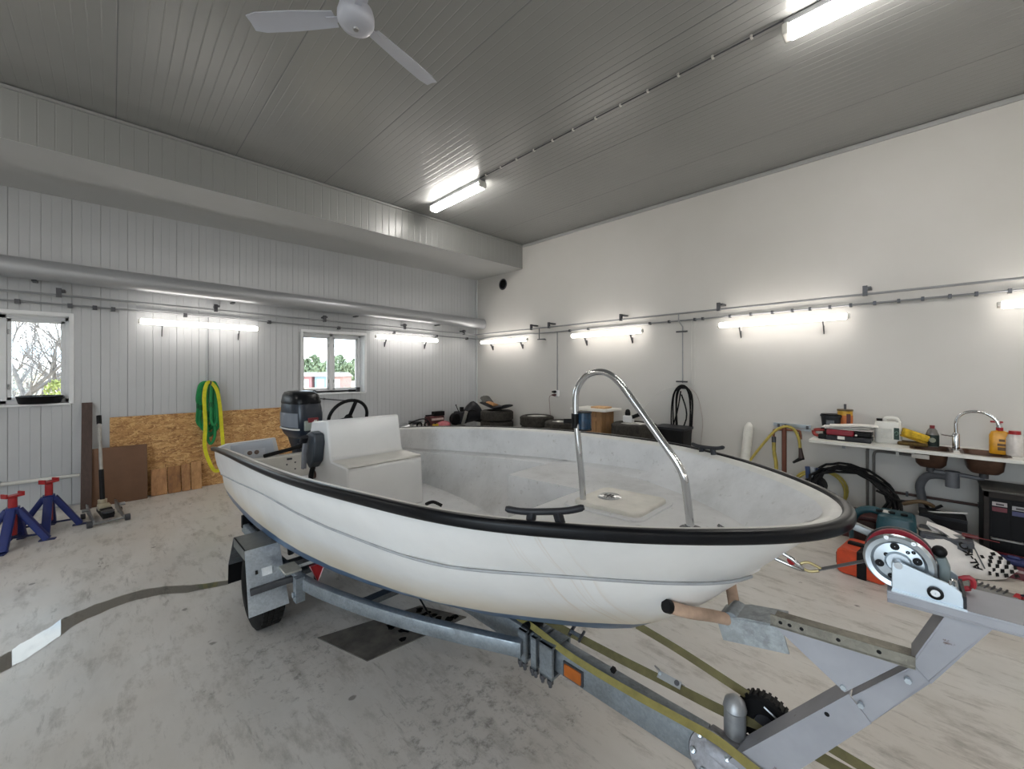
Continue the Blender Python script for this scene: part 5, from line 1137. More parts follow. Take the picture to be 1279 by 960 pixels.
# console: moulded body with a seat in front and a sloped back
GEL = mat('dedfdf', .25, 0, .03, 3)
cons = B(MB().prism([(1.04, ZF), (1.76, ZF), (1.735, .985), (1.715, 1.0), (1.475, 1.005), (1.455, 1.02), (1.40, 1.27), (1.385, 1.285), (1.10, 1.25), (1.04, 1.10)], -.285, .285, frame((1, 0, 0), (0, 0, 1), (0, -1, 0), (0, 0, 0))), 'console', GEL, bev=.018)
B(MB().span((1.48, -.279, .99), (1.738, .279, 1.009)), 'seat_lid', mat('cfcdc6', .35, 0, .06, 6), par=cons, bev=.01)
B(MB().box((1.06, 0, 1.175), (.012, .40, .12), Matrix()), 'instrument_panel', BLACK, par=cons)
# steering wheel on the aft face
WM = frame((0, 1, 0), Vector((.38, 0, .92)).normalized(), Vector((-.92, 0, .38)).normalized(), (.93, .075, 1.235))
sw = B(MB().tube([(.165*math.cos(a), .165*math.sin(a), 0) for a in np.linspace(0, 2*PI, 36, endpoint=False)], .014, 10, closed=True, M=WM), 'steering_wheel', BLACK)
for a in (75, 195, 315): B(MB().sweep([WM @ Vector((0, 0, -.01)), WM @ Vector((.16*math.cos(math.radians(a)), .16*math.sin(math.radians(a)), 0))], rrect(.034, .010, .004), up=WM.to_3x3() @ Vector((0, 0, 1))), 'spoke', BLACK, par=sw)
B(MB().lathe([(.001, .012), (.03, .010), (.036, 0), (.03, -.03), (.012, -.16), (.001, -.16)], 18, WM), 'wheel_hub', BLACK, par=sw)
# throttle box on the starboard side
TH = mat('333b44', .4, 0, .1, 8)
rc = B(MB().prism([(1.14, 1.03), (1.21, .96), (1.26, .93), (1.34, .99), (1.37, 1.13), (1.35, 1.19), (1.27, 1.20), (1.19, 1.17)], .286, .36, frame((1, 0, 0), (0, 0, 1), (0, -1, 0), (0, 0, 0))), 'throttle_box', TH, bev=.012)
B(MB().sweep([(1.26, -.38, 1.14), (1.245, -.385, 1.04), (1.22, -.38, .93)], rrect(.035, .022, .008)), 'throttle_lever', mat('8c9099', .35), par=rc)
B(MB().sweep([(1.265, -.40, 1.13), (1.30, -.40, 1.17)], rrect(.05, .03, .01)), 'lever_grip', SATIN, par=rc)
B(MB().tube(spline([(1.26, -.33, .94), (1.27, -.35, .86), (1.30, -.35, .80), (1.28, -.33, .70)], 5), .018, 8), 'cable_boot', BLACK, par=rc)
B(MB().lathe([(.001, .0), (.03, .0), (.03, .014), (.001, .016)], 14, frame((1, 0, 0), (0, 0, 1), (0, -1, 0), (1.17, -.286, .86))), 'knob', mat('5a4038', .5), par=rc)
# motor well bulkhead across the stern
wb = MB().prism([(-.60, ZF), (.60, ZF), (.64, .845), (.56, .86), (-.56, .86), (-.64, .845)], .26, .31, frame((0, 1, 0), (0, 0, 1), (1, 0, 0), (0, 0, 0))).span((.045, -.60, .80), (.27, .60, .83))
well = B(wb, 'motor_well', mat('d6d4cd', .4, 0, .06, 6), bev=.006)
for (y, z) in ((-.22, .78), (-.15, .79), (-.15, .73), (-.08, .78), (-.08, .72), (.0, .76)): B(MB().lathe([(.001, .001), (.008, .001), (.008, 0)], 8, frame((0, 1, 0), (0, 0, 1), (1, 0, 0), (.3105, y, z))), 'screw_hole', DARKSTEEL, par=well)
B(MB().box((.315, -.20, .83), (.02, .04, .015)), 'latch', DARKSTEEL, par=well)
B(MB().tube(spline([(.10, -.35, .845), (.14, -.28, .865), (.15, -.16, .885), (.12, -.02, .90), (.05, .05, .90)], 5), .018, 8), 'fuel_hose', BLACK, par=well)

# ------------------------------------------------------------------ outboard motor on the transom
MO = BOAT_M @ Matrix.Translation((-.17, .075, 0)) @ Matrix.Rotation(math.radians(8), 4, 'Z')
mo = thing('outboard_motor', 'dark navy outboard motor with a grey side panel on the transom', 'motor', M=MO)
def O(m, name, ma, par=mo, **k): return m.build(name, ma, par, world=False, **k)
def sup(a, c, n=24, e=.62, cx=0): return [(cx+a*math.copysign(abs(math.cos(t))**e, math.cos(t)), c*math.copysign(abs(math.sin(t))**e, math.sin(t))) for t in (2*PI*i/n for i in range(n))]
def cowl(zs, grow=0): return [[(x, y, z) for x, y in sup(a+grow, c+grow, 24, .62, cx)] for z, a, c, cx in zs]
O(MB().loft(cowl([(.945, .15, .10, -.03), (.975, .20, .125, -.03), (1.02, .225, .145, -.03), (1.13, .235, .155, -.03), (1.245, .225, .152, -.03), (1.30, .215, .146, -.035)])), 'cowl', NAVY)
O(MB().loft(cowl([(1.295, .218, .148, -.035), (1.31, .222, .150, -.035), (1.38, .20, .138, -.045), (1.41, .17, .12, -.06), (1.422, .12, .085, -.07)])), 'top_cover', mat('121417', .3))
SP = mat('7d848e', .35, 0, .05, 6)
for side in (-1, 1):
    M_ = MB()
    rows_ = []
    for z, a, c, cx in ((1.06, .231, .151, -.03), (1.13, .236, .156, -.03), (1.205, .231, .155, -.03)):
        rows_.append([(x, side*abs(y), z) for x, y in sup(a+.002, c+.002, 48, .62, cx) if y*side > .075 and -.24 < x < .17])
    n_ = min(len(r) for r in rows_); M_.grid([sorted(r, key=lambda q: q[0])[:n_] for r in rows_]); O(M_, 'side_panel', SP)
    rows_ = [[(x, side*abs(y), z) for x, y in sup(.238, .1585, 48, .62, -.03) if y*side > .07 and -.25 < x < .18] for z in (1.036, 1.052)]
    O(MB().grid([sorted(r, key=lambda q: q[0]) for r in rows_]), 'white_stripe', OFFWHITE)
O(MB().box((.20, -.01, 1.08), (.02, .15, .10)), 'front_plate', mat('9aa39c', .4), bev=.01)
O(MB().box((.213, .0, 1.135), (.015, .10, .045)), 'red_badge', mat('7a1f2a', .4)); O(MB().box((.222, .02, 1.128), (.006, .03, .012)), 'badge_mark', OFFWHITE)
O(MB().loft(cowl([(.60, .085, .05, -.06), (.80, .10, .06, -.05), (.94, .15, .10, -.03)])), 'midsection', NAVY)
O(MB().loft(cowl([(.27, .09, .03, -.08), (.45, .085, .035, -.07), (.61, .085, .05, -.06)])).box((-.1, 0, .30), (.30, .17, .012)), 'drive_leg', NAVY)
O(MB().loft([[(x, c*math.cos(a), .22+c*math.sin(a)) for a in np.linspace(0, 2*PI, 14, endpoint=False)] for x, c in ((.08, .005), (.05, .03), (-.05, .045), (-.18, .035), (-.2, .02))]).prism([(-.12, .19), (.02, .19), (-.04, .10), (-.09, .09)], -.006, .006, frame((1, 0, 0), (0, 0, 1), (0, -1, 0), (0, 0, 0))), 'gearcase', NAVY)
pr = O(MB().cyl((-.19, 0, .22), (-.26, 0, .22), .028, 14), 'propeller', BLACK)
for k in range(3): O(MB().add([(0, 0, .02), (.03, .05, .06), (.02, .05, .11), (-.02, -.02, .115), (-.03, -.04, .06), (.008, .0, .02), (.038, .05, .06), (.028, .05, .11), (-.012, -.02, .115), (-.022, -.04, .06)], [(0, 1, 2, 3, 4), (9, 8, 7, 6, 5), (0, 5, 6, 1), (1, 6, 7, 2), (2, 7, 8, 3), (3, 8, 9, 4)], Matrix.Translation((-.225, 0, .22)) @ Matrix.Rotation(2*PI*k/3, 4, 'X')), 'blade', BLACK, par=pr)
O(MB().span((.10, -.11, .66), (.165, .11, .90)).span((.165, -.11, .815), (.245, -.07, .86)).span((.165, .07, .815), (.245, .11, .86)).cyl((.09, -.12, .86), (.09, .12, .86), .022, 12), 'clamp_bracket', mat('22262c', .4), bev=.006)
O(MB().tube(spline([(.15, -.05, .98), (.25, -.12, .92), (.33, -.10, .895), (.40, -.05, .88)], 5), .012, 8), 'control_cable', BLACK)
O(MB().span((.02, .05, .885), (.27, .20, .91)), 'tilt_handle', BLACK)

# ================================================================== the trailer (same local frame as the boat)
tra = thing('boat_trailer', 'galvanised boat trailer with grey winch post carrying the white boat', 'trailer', M=BOAT_M)
def T(m, name, ma, par=tra, **k): return m.build(name, ma, par, world=False, **k)
SR = [(.55, -.60), (1.0, -.60), (1.55, -.59), (1.84, -.565), (2.05, -.515), (2.35, -.42), (2.69, -.285), (3.11, -.085)]
for side in (1, -1):
    P = spline([Vector((x, y*side, .385)) for x, y in SR], 5)
    T(MB().sweep(P, rrect(.045, .07, .008, 2)), 'side_rail', GALV)
    e = SR[3]; T(MB().box((1.80, side*.60, .36), (.05, .05, .14)), 'rail_gusset', GALV)
    b_ = T(MB().cyl((1.80, side*.626, .335), (1.80, side*.637, .335), .016, 6), 'bolt', ZINC)
T(MB().sweep([Vector((2.55, 0, .385)), Vector((3.88, 0, .385))], rrect(.07, .11, .008, 2)), 'drawbar', GALV)
T(MB().cyl((1.355, -.60, .25), (1.355, .60, .25), .028, 12).span((1.36, -.62, .29), (1.44, -.56, .36)).span((1.36, .56, .29), (1.44, .62, .36)), 'axle', GALVD)
for s in (.60, 1.40, 2.2): T(MB().span((s-.03, -.58 if s < 2 else -.42, .335), (s+.03, .58 if s < 2 else .42, .365)), 'cross_beam', GALVD)
# keel rollers and bilge supports
for s in (.75, 1.55, 2.45, 3.10):
    z = zb(s)-.028
    r = T(MB().cyl((s, -.05, z), (s, .05, z), .026, 16), 'keel_roller', BLACK)
    T(MB().span((s-.02, -.062, .33), (s+.02, -.054, z+.012)).span((s-.02, .054, .33), (s+.02, .062, z+.012)).span((s-.02, -.062, .33), (s+.02, .062, .338)), 'roller_bracket', GALVD, par=r)
for side in (-1, 1):
    y = side*.50; s = 1.30; zt = .475
    sp_ = T(MB().cyl((s, y*.98, .37), (s, y, zt-.02), .02, 10), 'bilge_support', GALVD)
    T(MB().box((0, 0, 0), (.40, .12, .03), rotm(-side*-.42, -.07, 0, (s, y, zt-.01))), 'pad_board', mat('9a958c', .7, 0, .2, 8), par=sp_)
    T(MB().box((0, 0, .0), (.14, .09, .012), rotm(0, 0, 0, (s+.34, side*.60, .425))), 'pale_plate', mat('a9a79d', .6), par=sp_)
# wheels and mudguards
for side in (-1, 1):
    c = (1.355, side*.675, .251); M = frame((1, 0, 0), (0, 0, side), (0, -side, 0), c) if side < 0 else frame((1, 0, 0), (0, 0, -1), (0, 1, 0), c)
    w = T(MB().lathe(tyre_mesh(.25, .152, .155), 36, M), 'wheel', mat('1d1c1b', .8, 0, .3, 18, .2))
    T(MB().lathe([(.001, .02), (.05, .02), (.06, .005), (.10, -.005), (.125, .03), (.15, .06), (.155, .075), (.15, .066), (.12, .02), (.09, -.03), (.001, -.03)], 28, M), 'rim', mat('3a3836', .5, .4, .3, 12), par=w)
    t_ = MB()
    for i in range(40):
        Mi = M @ Matrix.Rotation(2*PI*i/40, 4, 'Z')
        for z in (-.045, -.015, .015, .045): t_.box((.250, .003*(i % 2), z), (.008, .030, .022), Mi)
    T(t_, 'tread_blocks', mat('232221', .85, 0, .3, 18), par=w, smooth=0, weld=False)['kind'] = 'stuff'
    for i in range(4): a = PI/2*i; T(MB().cyl(M @ Vector((.075*math.cos(a), .075*math.sin(a), .0)), M @ Vector((.075*math.cos(a), .075*math.sin(a), .025)), .010, 6), 'wheel_nut', ZINC, par=w)
    y0, y1 = side*.625, side*.812
    gd = T(MB().span((1.235, min(y0, y1), .552), (1.515, max(y0, y1), .560)).add([(1.235, y1, .56), (1.515, y1, .56), (1.515, y1, .50), (1.235, y1, .50), (1.235, y1-side*.006, .56), (1.515, y1-side*.006, .56), (1.515, y1-side*.006, .50), (1.235, y1-side*.006, .50)], [(0, 1, 2, 3), (7, 6, 5, 4), (0, 4, 5, 1), (1, 5, 6, 2), (2, 6, 7, 3), (3, 7, 4, 0)]), 'mudguard', mat('6b6c6a', .55, .3, .15, 8))
    for nm, pts_, ma in (('front_plate', ((1.515, .557), (1.665, .225)), PLATE), ('rear_plate', ((1.235, .557), (1.085, .33)), GALVD), ('mud_flap', ((1.087, .335), (1.075, .20)), BLACK)):
        (xa, za), (xb, zb_) = pts_; d = Vector((xb-xa, 0, zb_-za)); n = Vector((d.z, 0, -d.x)).normalized()*.003; wd = .012 if nm == 'front_plate' else 0
        q = [Vector((xa, y0, za)), Vector((xa, y1, za)), Vector((xb, y1+side*wd, zb_)), Vector((xb, y0-side*wd, zb_))]
        T(MB().add([p+n for p in q]+[p-n for p in q], [(0, 1, 2, 3), (7, 6, 5, 4), (0, 4, 5, 1), (1, 5, 6, 2), (2, 6, 7, 3), (3, 7, 4, 0)]), nm, ma, par=gd)
    # reflector on the front plate, marker bar across it
    k = .40; xp, zp = 1.515+.15*k+.006, .557-.332*k+.003
    T(MB().box((0, 0, 0), (.004, .055, .045), rotm(0, math.atan2(.15, .332)*-1, 0, (xp, side*.71, zp))), 'white_reflector', mat('eef0f0', .3), par=gd)
    T(MB().box((0, 0, 0), (.004, .012, .022), rotm(0, -.42, 0, (xp, side*.765, zp+.01))), 'slot_hole', BLACK, par=gd)
    T(MB().sweep([(1.635, side*.81, .355), (1.70, side*.57, .385)], rrect(.034, .034, .004, 2)), 'guard_bar', mat('4c4d50', .55, .4, .2, 12), par=gd)
    # tail light and front red lamp
    tl = T(MB().box((.58, side*.55, .44), (.03, .16, .10)), 'tail_light', BLACK, bev=.006); T(MB().box((.562, side*.55, .44), (.012, .10, .07)), 'red_lens', RED, par=tl)
    T(MB().span((.55, side*.55-.02, .34), (.60, side*.55+.02, .40)), 'lamp_bracket', GALVD, par=tl)
    rl = T(MB().prism([(-.045, .03), (.045, .03), (0, -.075)], -.008, .008, frame((0, 1, 0), (0, 0, 1), (1, 0, 0), (1.86, side*.52, .47))), 'red_triangle', RED)
    T(MB().tube([(1.87, side*.52-.045, .50), (1.87, side*.52, .395), (1.87, side*.52+.045, .50)], .004, 6, closed=True), 'triangle_edge', mat('c99aa0', .4), par=rl)
    T(MB().span((1.845, side*.52-.015, .40), (1.855, side*.52+.015, .47)), 'triangle_stay', DARKSTEEL, par=rl)
# clamps where the rails meet the drawbar
for s, w_ in ((3.10, .045), (3.17, .03), (3.24, .07)):
    cl = T(MB().span((s-w_/2, -.075, .315), (s+w_/2, .06, .325)).span((s-w_/2, -.075, .315), (s+w_/2, -.062, .455)).span((s-w_/2, -.075, .445), (s+w_/2, .06, .455)).span((s-w_/2, .05, .315), (s+w_/2, .06, .455)), 'u_clamp', GALV)
    for d_ in (-.3, .3): T(MB().cyl((s+d_*w_, -.068, .318), (s+d_*w_, -.068, .282), .008, 6).cyl((s+d_*w_, -.068, .315), (s+d_*w_, -.068, .297), .014, 6), 'clamp_bolt', DARKSTEEL, par=cl)
rb = T(MB().box((3.05, .0, .475), (.07, .05, .05)), 'rubber_stop', BLACK, bev=.006)
T(MB().box((3.36, -.042, .375), (.085, .012, .05)), 'orange_reflector', mat('a85a1c', .3), bev=.003); T(MB().box((3.36, -.0385, .375), (.10, .008, .062)), 'reflector_frame', DARKSTEEL)
T(MB().box((3.12, .035, .48), (.07, .03, .02), rotm(0, 0, .0)), 'blue_plug', mat('2f7fb8', .4), bev=.005); T(MB().box((3.14, .045, .495), (.03, .025, .02)), 'white_plug', OFFWHITE)
# overrun coupling: bolted flange, dirty casting, jockey wheel in its clamp
CAST = galv_mat('86868a', .9, .45)
_n = Vector((.12, -.80, .58)).normalized(); _u = Vector((1, 0, 0)).cross(_n).normalized(); FM_ = frame(_u.cross(_n), _u, _n, (3.905, -.045, .405))
fla = T(MB().lathe([(.001, -.008), (.062, -.008), (.066, 0), (.062, .010), (.001, .010)], 24, FM_), 'coupling_flange', CAST)
for k in range(6): a = 2*PI*k/6+.3; T(MB().lathe([(.001, .022), (.008, .020), (.010, .010)], 10, FM_ @ Matrix.Translation((.050*math.cos(a), .050*math.sin(a), 0))), 'flange_bolt', ZINC, par=fla)
T(MB().loft([[(s, w_*math.cos(a), .385+h_*math.sin(a)) for a in np.linspace(0, 2*PI, 18, endpoint=False)] for s, w_, h_ in ((3.89, .06, .07), (3.97, .058, .066), (4.08, .05, .056), (4.2, .04, .045), (4.34, .035, .04))]), 'coupling_casting', CAST)
T(MB().loft([[(s, w_*math.cos(a), .37+h_*math.sin(a)) for a in np.linspace(0, 2*PI, 16, endpoint=False)] for s, w_, h_ in ((4.32, .03, .03), (4.40, .04, .04), (4.47, .045, .04), (4.50, .03, .025))]), 'coupling_head', BLACK)
T(MB().cyl((3.955, .035, .40), (3.955, .035, .53), .033, 16).lathe([(.033, 0), (.036, .006), (.03, .03), (.012, .045), (.001, .046)], 16, Matrix.Translation((3.955, .035, .53))), 'jockey_tube', mat('9a9da0', .4, .5))
JM = frame((1, 0, 0), (0, 0, 1), (0, -1, 0), (4.03, .10, .50))
jw = T(MB().lathe([(.03, -.022), (.072, -.024), (.08, -.015), (.08, .015), (.072, .024), (.03, .022), (.03, -.022)], 30, JM), 'jockey_wheel', BLACK)
t_ = MB()
for i in range(30): t_.box((.081, 0, 0), (.008, .008, .034), JM @ Matrix.Rotation(2*PI*i/30, 4, 'Z'))
T(t_, 'tread_blocks', BLACK, par=jw, smooth=0, weld=False)['kind'] = 'stuff'
T(MB().lathe([(.001, .024), (.028, .022), (.03, -.022), (.001, -.024)], 18, JM), 'jockey_hub', SATIN, par=jw); T(MB().tube(spline([(4.03, .072, .56), (4.09, .073, .52), (4.08, .073, .45)], 4), .003, 6), 'wire', STEEL, par=jw)
T(MB().span((3.93, .055, .40), (4.06, .075, .44)), 'jockey_clamp', DARKSTEEL)
# winch post: folded grey channel climbing forward from the coupling
def chan(p, q, wz, name, y0=-.045, y1=.045, th=.006, depth=.10):
    """side plate toward the camera plus top and bottom flanges, between (s,z) points p and q"""
    p, q = Vector((p[0], p[1])), Vector((q[0], q[1])); d = (q-p).normalized(); n = Vector((-d.y, d.x))*wz/2
    A, B_, C_, D_ = p+n, q+n, q-n, p-n
    m = MB(); PM = frame((1, 0, 0), (0, 0, 1), (0, -1, 0), (0, 0, 0))
    m.prism([(v.x, v.y) for v in (A, B_, C_, D_)], y0+.0-.0, y0+th, frame((1, 0, 0), (0, 0, 1), (0, 1, 0), (0, 0, 0)))
    e = n.normalized()*th
    m.prism([(v.x, v.y) for v in (A, B_, B_-e, A-e)], y0, y1, frame((1, 0, 0), (0, 0, 1), (0, 1, 0), (0, 0, 0)))
    m.prism([(v.x, v.y) for v in (C_+e, C_, D_, D_+e)], y0, y1, frame((1, 0, 0), (0, 0, 1), (0, 1, 0), (0, 0, 0)))
    return T(m, name, GREYP, bev=.002)
def quad_chan(A, B_, C_, D_, name, y0=-.05, depth=.09, th=.005):
    """folded plate: side face A-B-C-D toward starboard, flanges turned back along the edges A-B and D-C"""
    SM = frame((1, 0, 0), (0, 0, 1), (0, 1, 0), (0, 0, 0)); A, B_, C_, D_ = (Vector(q) for q in (A, B_, C_, D_)); m = MB()
    m.prism([tuple(q) for q in (A, B_, C_, D_)], y0, y0+th, SM)
    for p, q, o_ in ((A, B_, D_), (D_, C_, A)):
        e = (o_-p).normalized()*th; m.prism([tuple(p), tuple(q), tuple(q+e), tuple(p+e)], y0, y0+depth, SM)
    return T(m, name, GREYP, bev=.0015)
quad_chan((3.955, .42), (4.25, .795), (4.295, .745), (4.075, .42), 'lower_post')
quad_chan((4.256, .790), (4.378, .938), (4.402, .905), (4.295, .745), 'middle_post', y0=-.046)
quad_chan((4.368, .940), (4.425, 1.078), (4.497, 1.078), (4.400, .905), 'upper_post', y0=-.051)
chan((4.325, 1.088), (4.66, 1.096), .026, 'winch_table', y0=-.06, y1=.09)
T(MB().prism([(4.085, .905), (4.366, .948), (4.243, .800)], -.0585, -.055, frame((1, 0, 0), (0, 0, 1), (0, 1, 0), (0, 0, 0))), 'gusset_plate', GREYP)
T(MB().prism([(4.075, .905), (4.375, .930), (4.375, .958), (4.075, .935)], -.060, -.0545, frame((1, 0, 0), (0, 0, 1), (0, 1, 0), (0, 0, 0))).prism([(4.075, .903), (4.375, .928), (4.375, .933), (4.075, .908)], -.060, .03, frame((1, 0, 0), (0, 0, 1), (0, 1, 0), (0, 0, 0))), 'gusset_flange', galv_mat('8d8a80', .7, .5))
for s, z in ((4.10, .922), (4.122, .924), (4.15, .926), (4.23, .933), (4.31, .940)): T(MB().cyl((s, -.0605, z), (s, -.0595, z), .005, 10), 'slot_hole', BLACK)
for s, z in ((4.362, .895), (4.275, .785), (4.240, .812)): T(MB().cyl((s, -.052, z), (s, -.063, z), .007, 6), 'post_bolt', ZINC)
T(MB().cyl((4.205, -.0495, .715), (4.205, -.0505, .715), .006, 10), 'slot_hole', BLACK)
# bow stop: galvanised arm and a copper-brown padded crook against the hull
T(MB().prism([(3.925, .855), (3.945, .795), (4.12, .835), (4.10, .905), (4.0, .885)], -.05, -.044, frame((1, 0, 0), (0, 0, 1), (0, 1, 0), (0, 0, 0))).prism([(3.925, .852), (4.0, .882), (4.10, .902), (4.10, .908), (4.0, .888), (3.925, .858)], -.05, .05, frame((1, 0, 0), (0, 0, 1), (0, 1, 0), (0, 0, 0))), 'bow_stop_arm', galv_mat('a9b0b4', .5, .3))
PADM = mat('b39884', .6, 0, .25, 10)
for side in (-1, 1):
    P = spline([Vector((3.955, side*.035, .858)), Vector((3.925, side*.105, .888)), Vector((3.89, side*.185, .918)), Vector((3.852, side*.255, .950))], 5)
    pd = T(MB().tube(P, .018, 12), 'bow_stop_pad', PADM)
    T(MB().tube([P[-2], P[-1]+(P[-1]-P[-2])*.4], .0192, 12), 'pad_end', BLACK, par=pd)
T(MB().cyl((3.965, -.045, .86), (3.965, .045, .86), .028, 12), 'bow_stop_collar', GALV)
# winch: zinc side plates, drum with a red strap, crank socket and ratchet
WC = Vector((4.345, 0, 1.168)); DMx = frame((1, 0, 0), (0, 0, 1), (0, -1, 0), WC)   # local z points to starboard
dr = T(MB().lathe([(.001, .040), (.022, .040), (.026, .034), (.046, .032), (.052, .040), (.062, .042), (.066, .036), (.0675, .030), (.062, .026), (.001, .026)], 36, DMx), 'drum_flange', ZINC)
T(MB().lathe([(.001, -.045), (.066, -.045), (.0675, -.04), (.0675, -.03), (.066, -.026), (.001, -.026)], 36, DMx), 'drum_flange', mat('30343a', .4, .5))
T(MB().lathe([(.02, -.028), (.0655, -.028), (.0655, -.016), (.02, -.016)], 36, DMx), 'red_strap', mat('a52a3c', .4))
T(MB().lathe([(.02, .028), (.045, .028), (.045, -.018), (.02, -.018)], 28, DMx), 'drum_core', BLACK)
for k, (r, a, w_) in enumerate(((.038, 100, .009), (.036, 20, .009), (.037, 200, .009), (.040, 250, .006), (.026, 150, .005), (.034, 60, .004), (.042, 50, .004))):
    a = math.radians(a); T(MB().lathe([(.001, .0345 if r < .045 else .04), (w_, .0345)], 14, DMx @ Matrix.Translation((r*math.cos(a), r*math.sin(a), .0006))), 'drum_hole', BLACK, par=dr)
for a in (110, 65): a = math.radians(a); T(MB().lathe([(.001, .05), (.005, .05), (.006, .04)], 8, DMx @ Matrix.Translation((.064*math.cos(a), .064*math.sin(a), 0))), 'rivet', CHROME, par=dr)
SPm = frame((1, 0, 0), (0, 0, 1), (0, -1, 0), (0, 0, 0))
for y, nm in ((.052, 'side_plate'), (-.058, 'side_plate')):
    T(MB().prism([(4.333, 1.105), (4.457, 1.105), (4.45, 1.14), (4.435, 1.152), (4.345, 1.178), (4.333, 1.172)], y, y+.004, SPm), nm, ZINC, bev=.0015)
T(MB().span((4.333, -.062, 1.102), (4.458, .062, 1.107)), 'base_plate', ZINC); T(MB().span((4.452, -.060, 1.105), (4.457, .05, 1.135)), 'end_plate', SATIN)
T(MB().cyl((4.345, -.06, 1.168), (4.345, .06, 1.168), .008, 12), 'drum_shaft', STEEL)
T(MB().lathe([(.014, 0), (.014, .006), (.009, .007), (.009, .001)], 18, frame((1, 0, 0), (0, 0, 1), (0, -1, 0), (4.408, -.056, 1.125))), 'shaft_bushing', BLACK); T(MB().lathe([(.001, .005), (.008, .005), (.009, 0)], 14, frame((1, 0, 0), (0, 0, 1), (0, -1, 0), (4.408, -.056, 1.125))), 'crank_shaft', CHROME)
pw = T(MB().sweep([(4.425, .0, 1.14), (4.425, .0, 1.175), (4.418, .0, 1.195)], rrect(.03, .02, .006)), 'ratchet_lever', mat('6e7a7c', .4)); T(MB().ball((4.417, 0, 1.207), .014, 14), 'lever_knob', BLACK, par=pw)
T(MB().tube(spline([(4.432, -.05, 1.135), (4.432, -.055, 1.16), (4.440, -.055, 1.165), (4.442, -.05, 1.14)], 3), .003, 6), 'spring_clip', CHROME)
T(MB().tube(spline([(4.44, .06, 1.12), (4.47, .06, 1.14), (4.475, .06, 1.118), (4.45, .06, 1.105)], 4), .006, 8), 'red_hook', mat('9c2630', .4))
# strap from the drum back to the bow eye
ex = stem(1.085)+.05
T(MB().sweep([(4.30, 0, 1.15), (ex+.045, 0, 1.082)], [(-.012, -.001), (.012, -.001), (.012, .001), (-.012, .001)]), 'winch_strap', mat('55575a', .6)); T(MB().tube(spline([(ex+.05, 0, 1.085), (ex+.02, .004, 1.092), (ex, 0, 1.08), (ex+.02, -.004, 1.07), (ex+.045, 0, 1.078)], 4), .004, 8), 'snap_hook', mat('b2a274', .35, .7))
T(MB().sweep([(4.25, .05, 1.213), (4.31, .052, 1.195)], rrect(.02, .02, .003)), 'flat_stay', mat('8b8f90', .4, .5)); T(MB().span((4.30, .048, 1.16), (4.315, .058, 1.2)), 'stay_foot', DARKSTEEL)

# ------------------------------------------------------------------ tie-down straps
BL = lambda p: BOAT_M @ Vector(p)
def strap(name, label, pts, w_, ma, up=(0, 0, 1)):
    t = thing(name, label, 'strap', BL(pts[0])); P = spline([BL(p) for p in pts], 5)
    MB().sweep(P, [(-w_/2, -.0015), (w_/2, -.0015), (w_/2, .0015), (-w_/2, .0015)], up=BOAT_M.to_3x3() @ Vector(up)).build('webbing', ma, t); return t
OL = mat('625c3a', .75, 0, .18, 22); YL = mat('8f854c', .75, 0, .15, 22)
strap('yellow_strap', 'faded yellow strap running along the top of the drawbar', [(2.98, -.02, .462), (3.15, -.035, .466), (3.35, -.045, .448), (3.6, -.048, .450), (3.8, -.05, .462), (3.93, -.06, .475), (4.05, -.07, .46), (4.18, -.075, .44), (4.4, -.08, .42)], .025, YL, (0, -.6, .8))
t = strap('olive_strap', 'olive strap with a cam buckle and a ratchet above the drawbar', [(3.05, .02, .495), (3.2, .03, .482), (3.35, .04, .478), (3.55, .045, .480), (3.75, .05, .485), (3.92, .06, .485), (4.05, .08, .49), (4.3, .10, .47)], .030, OL, (0, -.7, .7))
def lb(m, n, ma): return m.build(n, ma, t)
def BX(c, d, R=None): return MB().box((0, 0, 0), d, BOAT_M @ Matrix.Translation(c) @ (R if R is not None else Matrix.Rotation(-.75, 4, 'X')))
lb(BX((3.325, .035, .488), (.05, .035, .014)), 'cam_buckle', STEEL); lb(MB().cyl(BL((3.30, .015, .483)), BL((3.30, .055, .508)), .008, 8), 'buckle_pin', DARKSTEEL); lb(MB().cyl(BL((3.35, .015, .478)), BL((3.35, .06, .503)), .006, 8), 'buckle_pin', DARKSTEEL)
RX = Matrix.Rotation(-.75, 4, 'X'); RB = BOAT_M @ Matrix.Translation((3.735, .05, .492)) @ RX
for y in (-.021, .021): lb(MB().box((0, y, .004), (.085, .003, .024), RB), 'ratchet_cheek', STEEL)
lb(MB().box((-.02, 0, .012), (.035, .038, .006), RB), 'ratchet_handle', ZINC); lb(MB().cyl(RB @ Vector((.028, -.026, .006)), RB @ Vector((.028, .026, .006)), .009, 12), 'ratchet_spool', DARKSTEEL)
lb(MB().cyl(RB @ Vector((-.035, -.026, .006)), RB @ Vector((-.035, .026, .006)), .005, 10), 'ratchet_pin', ZINC)
lb(MB().tube([RB @ Vector(q) for q in ((-.035, -.02, .01), (-.06, -.02, .022), (-.06, .02, .022), (-.035, .02, .01))], .003, 6), 'release_wire', STEEL)
lb(MB().cyl(BL((3.53, .0, .462)), BL((3.53, -.012, .462)), .012, 6), 'nut', BLACK)
strap('olive_strap', 'thin olive strap slanting from under the keel past the winch post', [(3.60, .05, .645), (3.75, .08, .606), (3.95, .09, .565), (4.15, .10, .525), (4.35, .10, .50), (4.5, .10, .46)], .026, OL, (0, -.8, .6))
t = thing('black_cable', 'thin black cable hanging in a loop under the hull', 'cable', BL((2.5, -.25, .4)))
MB().tube(spline([BL((2.45, -.2, .40)), BL((2.62, -.18, .30)), BL((2.8, -.1, .27)), BL((2.95, -.02, .33))], 6), .005, 6).build('cable', BLACK, t)

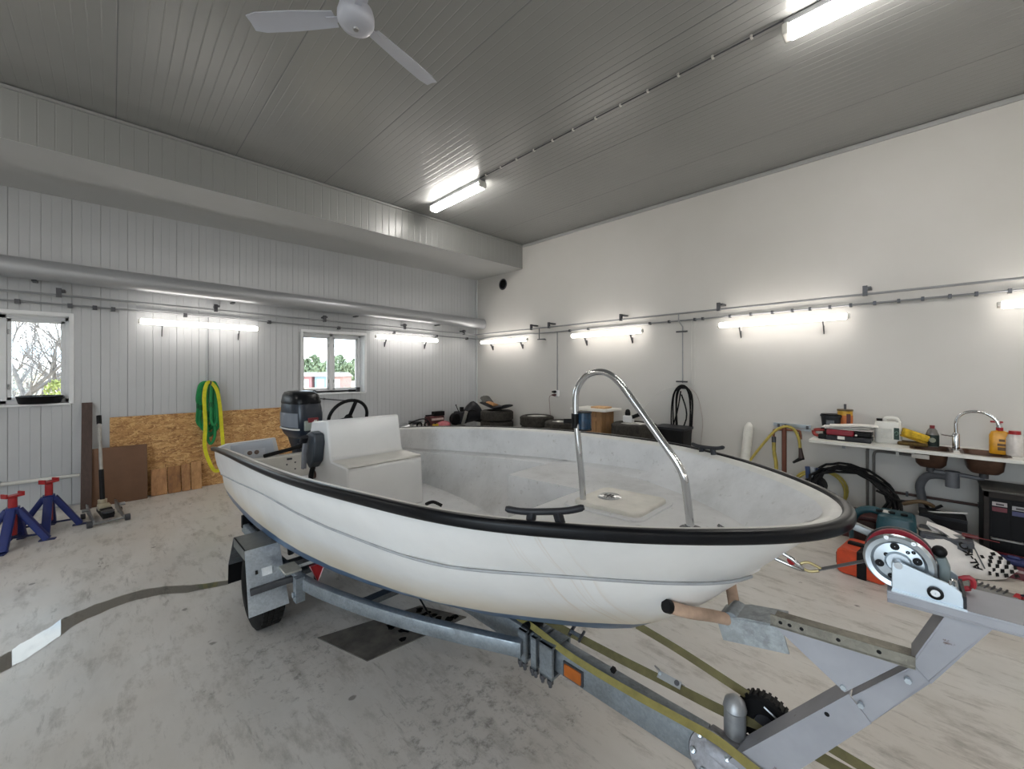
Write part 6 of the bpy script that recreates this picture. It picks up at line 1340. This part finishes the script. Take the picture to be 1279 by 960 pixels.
# ================================================================== on the floor
P = [onZ(*q) for q in ((397, 797), (459, 826), (583, 771), (525, 757))]
t = thing('floor_grate', 'dark grey flat rectangular plate on the floor under the trailer', 'plate', P[0])
cM = sum(P, Vector())/4
MB().add([p for p in P]+[p+Vector((0, 0, .006)) for p in P], [(3, 2, 1, 0), (4, 5, 6, 7), (0, 1, 5, 4), (1, 2, 6, 5), (2, 3, 7, 6), (3, 0, 4, 7)]).build('plate', mat('5a5752', .5, 0, .35, 9), t)
oil = NT('wet_oil'); oil.set(lin('0e0d0c'), .06)
g = random.Random(9); m = MB()
for i in range(26):
    a, c = g.uniform(.38, .95), g.uniform(.1, .9); p = P[0].lerp(P[3], a).lerp(P[1].lerp(P[2], a), c); r = g.uniform(.012, .035)
    m.add([(p.x+r*g.uniform(.6, 1.2)*math.cos(2*PI*k/9), p.y+r*g.uniform(.6, 1.2)*math.sin(2*PI*k/9), .0068) for k in range(9)], [tuple(range(9))])
o_ = m.build('wet_drops', oil.m, t, smooth=0, weld=False); o_['kind'] = 'stuff'
# puddle running over the floor on the left
c = [((-30, 846), 9), ((0, 830), 9.5), ((25, 816), 9.5), ((60, 793), 9), ((88, 775), 7.5), ((120, 761), 6.0), ((160, 747), 5), ((200, 737.5), 4.2), ((230, 735), 4.6), ((255, 732), 3.6), ((285, 727), 2.2)]
top_ = []; bot_ = []
g = random.Random(4)
for (q, w_) in c: top_.append(onZ(q[0], q[1]-w_+g.uniform(-1, 1), 0)); bot_.append(onZ(q[0]+4, q[1]+w_+g.uniform(-1, 1), 0))
A_ = spline(top_, 5); B_ = spline(bot_, 5)
for i, (p, q) in enumerate(zip(A_, B_)):
    k = .02*math.sin(i*1.7)+.015*math.sin(i*.9+1); d = (q-p)*k; p += d*1.5; q -= d
tag(MB().grid([[p+Vector((0, 0, .0025)), q+Vector((0, 0, .0025))] for p, q in zip(A_, B_)]).build('puddle', water_mat(), smooth=0), 'long narrow water puddle on the floor reflecting the left window', 'puddle')
